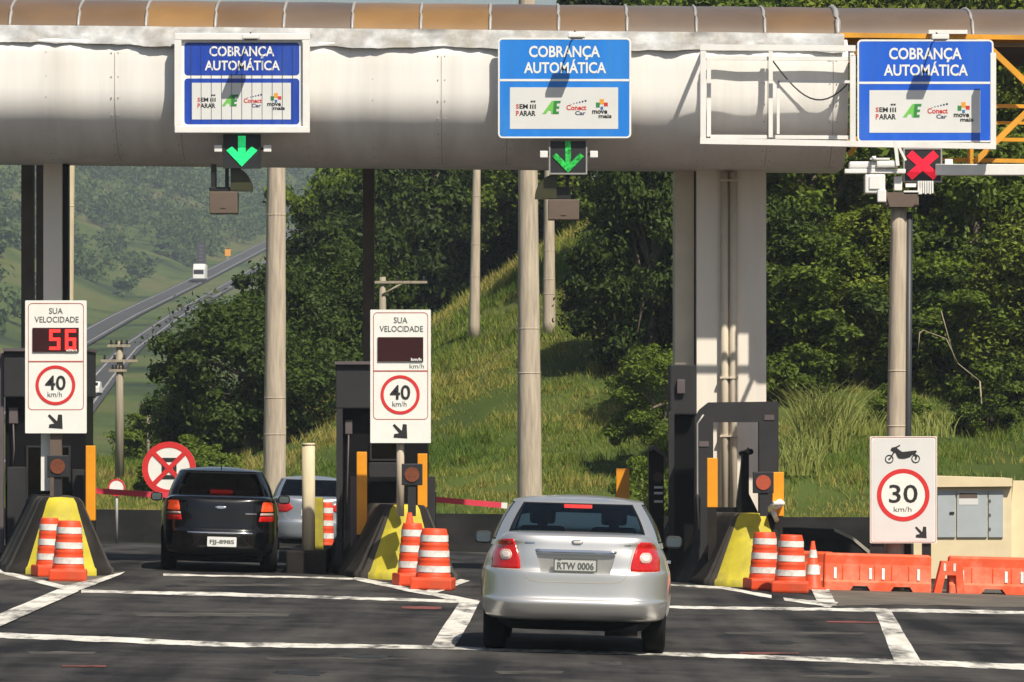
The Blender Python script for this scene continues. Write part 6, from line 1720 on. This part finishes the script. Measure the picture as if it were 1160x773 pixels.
def grass_clump(px, py, Y, n, h, spread, label):
    p = P(px, py, Y); z = float(terr(p.x, Y)) - .05
    x = p.x + np.clip(rg.normal(0, 1, n), -1.6, 1.6) * spread; y = Y + np.clip(rg.normal(0, 1, n), -1.6, 1.6) * spread; hh = h * rg.uniform(.5, 1.1, n)
    a = rg.uniform(0, 2 * np.pi, n); q = []
    vs = []
    for t0, t1 in ((0, .4), (.4, .75), (.75, 1.0)):
        def at(t, s):
            w = .014 * (1 - t * .85)
            return np.stack([x + np.cos(a) * hh * .45 * t ** 2 + s * w, y + np.sin(a) * hh * .45 * t ** 2, z + hh * (t - .18 * t ** 3)], 1)
        vs.append(np.stack([at(t0, -1), at(t0, 1), at(t1, 1), at(t1, -1)], 1).reshape(-1, 3))
    v = np.concatenate(vs) - np.array([p.x, Y, z])
    o = bpy.data.objects.new('tall_grass_clump', quads_mesh('tall_grass_clump', v, M['tall_grass'])); COL.objects.link(o); o.location = (p.x, Y, z)
    tag(o, label, 'grass clump', 'tall grass clumps on the slope')
grass_clump(932, 500, 110.5, 520, 1.9, .34, 'tall pale grass clump between the portal frame and concrete pole')
grass_clump(903, 500, 108, 200, 1.1, .3, 'shorter grass clump beside the portal frame')
grass_clump(1047, 470, 112, 130, .8, .4, 'tall grass clump right of the concrete pole')
grass_clump(970, 470, 112, 140, .9, .35, 'tall grass clump close left of the concrete pole')
mb = MB()
for (a, b, c, d) in ((1045, 374, 1072, 384), (1072, 384, 1085, 412), (1085, 412, 1110, 432), (1066, 352, 1082, 410), (1040, 380, 1046, 374), (1040, 398, 1042, 376)):
    mb.tube([P(a, b, 113), P(c, d, 113)], .011, 5)
mb.tube([P(1110, 432, 113), (P(1114, 445, 113).x, 113, float(terr(P(1114, 445, 113).x, 113)))], .02, 5)
single('dry_branch', mb, M['straw'], 'bare pale dry branch in front of dark foliage right of the concrete pole', 'branch', loc=tuple(P(1110, 440, 113)))

# ------------------------------------------------------------------ far hillside
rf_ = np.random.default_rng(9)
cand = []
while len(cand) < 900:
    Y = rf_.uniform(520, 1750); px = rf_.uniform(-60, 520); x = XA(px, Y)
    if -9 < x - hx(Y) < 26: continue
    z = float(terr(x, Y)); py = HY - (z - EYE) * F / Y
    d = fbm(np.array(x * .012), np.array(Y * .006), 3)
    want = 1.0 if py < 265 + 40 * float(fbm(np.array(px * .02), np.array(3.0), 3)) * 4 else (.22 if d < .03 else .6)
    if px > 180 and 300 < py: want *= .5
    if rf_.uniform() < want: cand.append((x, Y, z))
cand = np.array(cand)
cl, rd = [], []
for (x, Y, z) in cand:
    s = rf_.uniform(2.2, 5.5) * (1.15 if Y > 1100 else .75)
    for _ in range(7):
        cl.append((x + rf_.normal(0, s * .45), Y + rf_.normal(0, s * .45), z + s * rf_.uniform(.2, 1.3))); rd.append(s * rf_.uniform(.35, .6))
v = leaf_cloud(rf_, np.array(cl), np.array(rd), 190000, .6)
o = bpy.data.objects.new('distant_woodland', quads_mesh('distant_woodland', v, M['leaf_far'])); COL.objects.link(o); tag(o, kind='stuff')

def on_far(px, Y, off=0):
    x = XA(px, Y); return x, float(terr(x, Y))
# white lorry coming down the far carriageway
Yt = 1010; xt = XA(225, Yt); ztk = float(terr(hx(Yt), Yt)) + .4
tk = thing('far_lorry', 'tiny white lorry on the distant highway above the dense tree', 'lorry', (xt, Yt, ztk))
part('cargo_box', MB().box(xt - 1.25, xt + 1.25, Yt + 2.2, Yt + 9, ztk + .9, ztk + 3.9, .08), M['white_paint'], tk)
part('cab', MB().box(xt - 1.2, xt + 1.2, Yt, Yt + 2, ztk + .6, ztk + 3.0, .15), M['white_paint'], tk)
part('windscreen', MB().box(xt - 1.05, xt + 1.05, Yt - .05, Yt + .2, ztk + 1.7, ztk + 2.6, .05), M['booth_black'], tk)
part('bumper', MB().box(xt - 1.2, xt + 1.2, Yt - .15, Yt + .3, ztk + .35, ztk + .8, .05), M['booth_grey'], tk)
for s in (-1, 1):
    for yy_ in (.9, 7.0): part('wheel', MB().tube([(xt + s * .9, Yt + yy_, ztk + .48), (xt + s * 1.2, Yt + yy_, ztk + .48)], .48, 14), M['tyre'], tk)
def far_car(px, Y, off, mat, label):
    x = XA(px, Y); z = float(terr(hx(Y), Y)) + .38
    r = thing('far_car', label, 'car', (x, Y, z), 'cars on the distant highway')
    part('body', MB().prism([(Y - 2.1, z + .3), (Y + 2.1, z + .3), (Y + 2.1, z + .8), (Y + 1.1, z + .9), (Y + .7, z + 1.42), (Y - 1.2, z + 1.42), (Y - 1.9, z + .95), (Y - 2.1, z + .85)], -.85, .85), mat, r)
    me = r.children[0].data
    for v_ in me.vertices:                       # profile was drawn sideways: turn it along the road
        a, b, c = v_.co; v_.co = (b + OFF[r.name][1] , a + OFF[r.name][0] - OFF[r.name][1], c)
    part('window', MB().box(x - .7, x + .7, Y - 1.88, Y - 1.2, z + .98, z + 1.34), M['booth_black'], r)
    for s in (-1, 1):
        for q in (-1.3, 1.3): part('wheel', MB().tube([(x + s * .6, Y + q, z + .31), (x + s * .82, Y + q, z + .31)], .31, 12), M['tyre'], r)
far_car(105, 505, 5.75, M['white_paint'], 'tiny white car on the near carriageway of the distant highway')
far_car(351, 1290, 0, M['white_paint'], 'tiny white car far up the distant highway right of the thick pole')
# dark roadside board and orange sign
Yb = 1030; xb = XA(228, Yb) ; zb2 = ZA(300, Yb)
bd = thing('roadside_board', 'dark narrow board standing above the far highway by the lorry', 'sign', (xb, Yb, zb2 - 3))
part('panel', MB().box(xb - 1.0, xb + 1.0, Yb, Yb + .2, ZA(302, Yb), ZA(275, Yb)), M['booth_grey'], bd)
mb = MB()
for q in range(6): mb.box(xb - .45, xb + .35, Yb - .03, Yb + .01, ZA(278 + q * 4, Yb) - .3, ZA(278 + q * 4, Yb))
part('lettering', mb, M['booth_lightgrey'], bd)
part('post', MB().box(xb - .12, xb + .12, Yb + .2, Yb + .4, float(terr(xb, Yb)) - .5, ZA(290, Yb)), M['booth_grey'], bd)
Yo = 1120; xo = XA(258, Yo)
od = thing('orange_road_sign', 'small orange road sign beside the far highway, right of the dark board', 'sign', (xo, Yo, float(terr(xo, Yo))))
part('panel', MB().box(xo - .65, xo + .65, Yo, Yo + .1, ZA(290, Yo), ZA(282.5, Yo)), M['yellow_bar'], od)
part('post', MB().box(xo - .15, xo + .15, Yo + .1, Yo + .3, float(terr(xo, Yo)) - .5, ZA(286, Yo)), M['wood_pole'], od)
Yl = 1300; xl_ = XA(99, Yl)
ml = thing('far_mast', 'thin pale lattice mast on the distant wooded hillside', 'mast', (xl_, Yl, float(terr(xl_, Yl))))
part('shaft', MB().tube([(xl_, Yl, float(terr(xl_, Yl)) - 1), (xl_, Yl, ZA(228, Yl))], [.35, .2], 6), M['white_paint'], ml)

# ------------------------------------------------------------------ haze: one closed box of thin pale air round everything
hz_ = MB().box(-440, 380, -30, 2230, -9, 175)
ho = single('haze', hz_, [], kind='stuff')
hm = bpy.data.materials.new('haze'); hm.use_nodes = True
n = hm.node_tree.nodes; n.remove(n['Principled BSDF'])
pv = n.new('ShaderNodeVolumePrincipled')
pv.inputs['Color'].default_value = (0.74, 0.85, 1.0, 1)
pv.inputs['Density'].default_value = 0.00020
pv.inputs['Anisotropy'].default_value = 0.0
hm.node_tree.links.new(pv.outputs[0], n['Material Output'].inputs['Volume'])
ho.data.materials.append(hm)
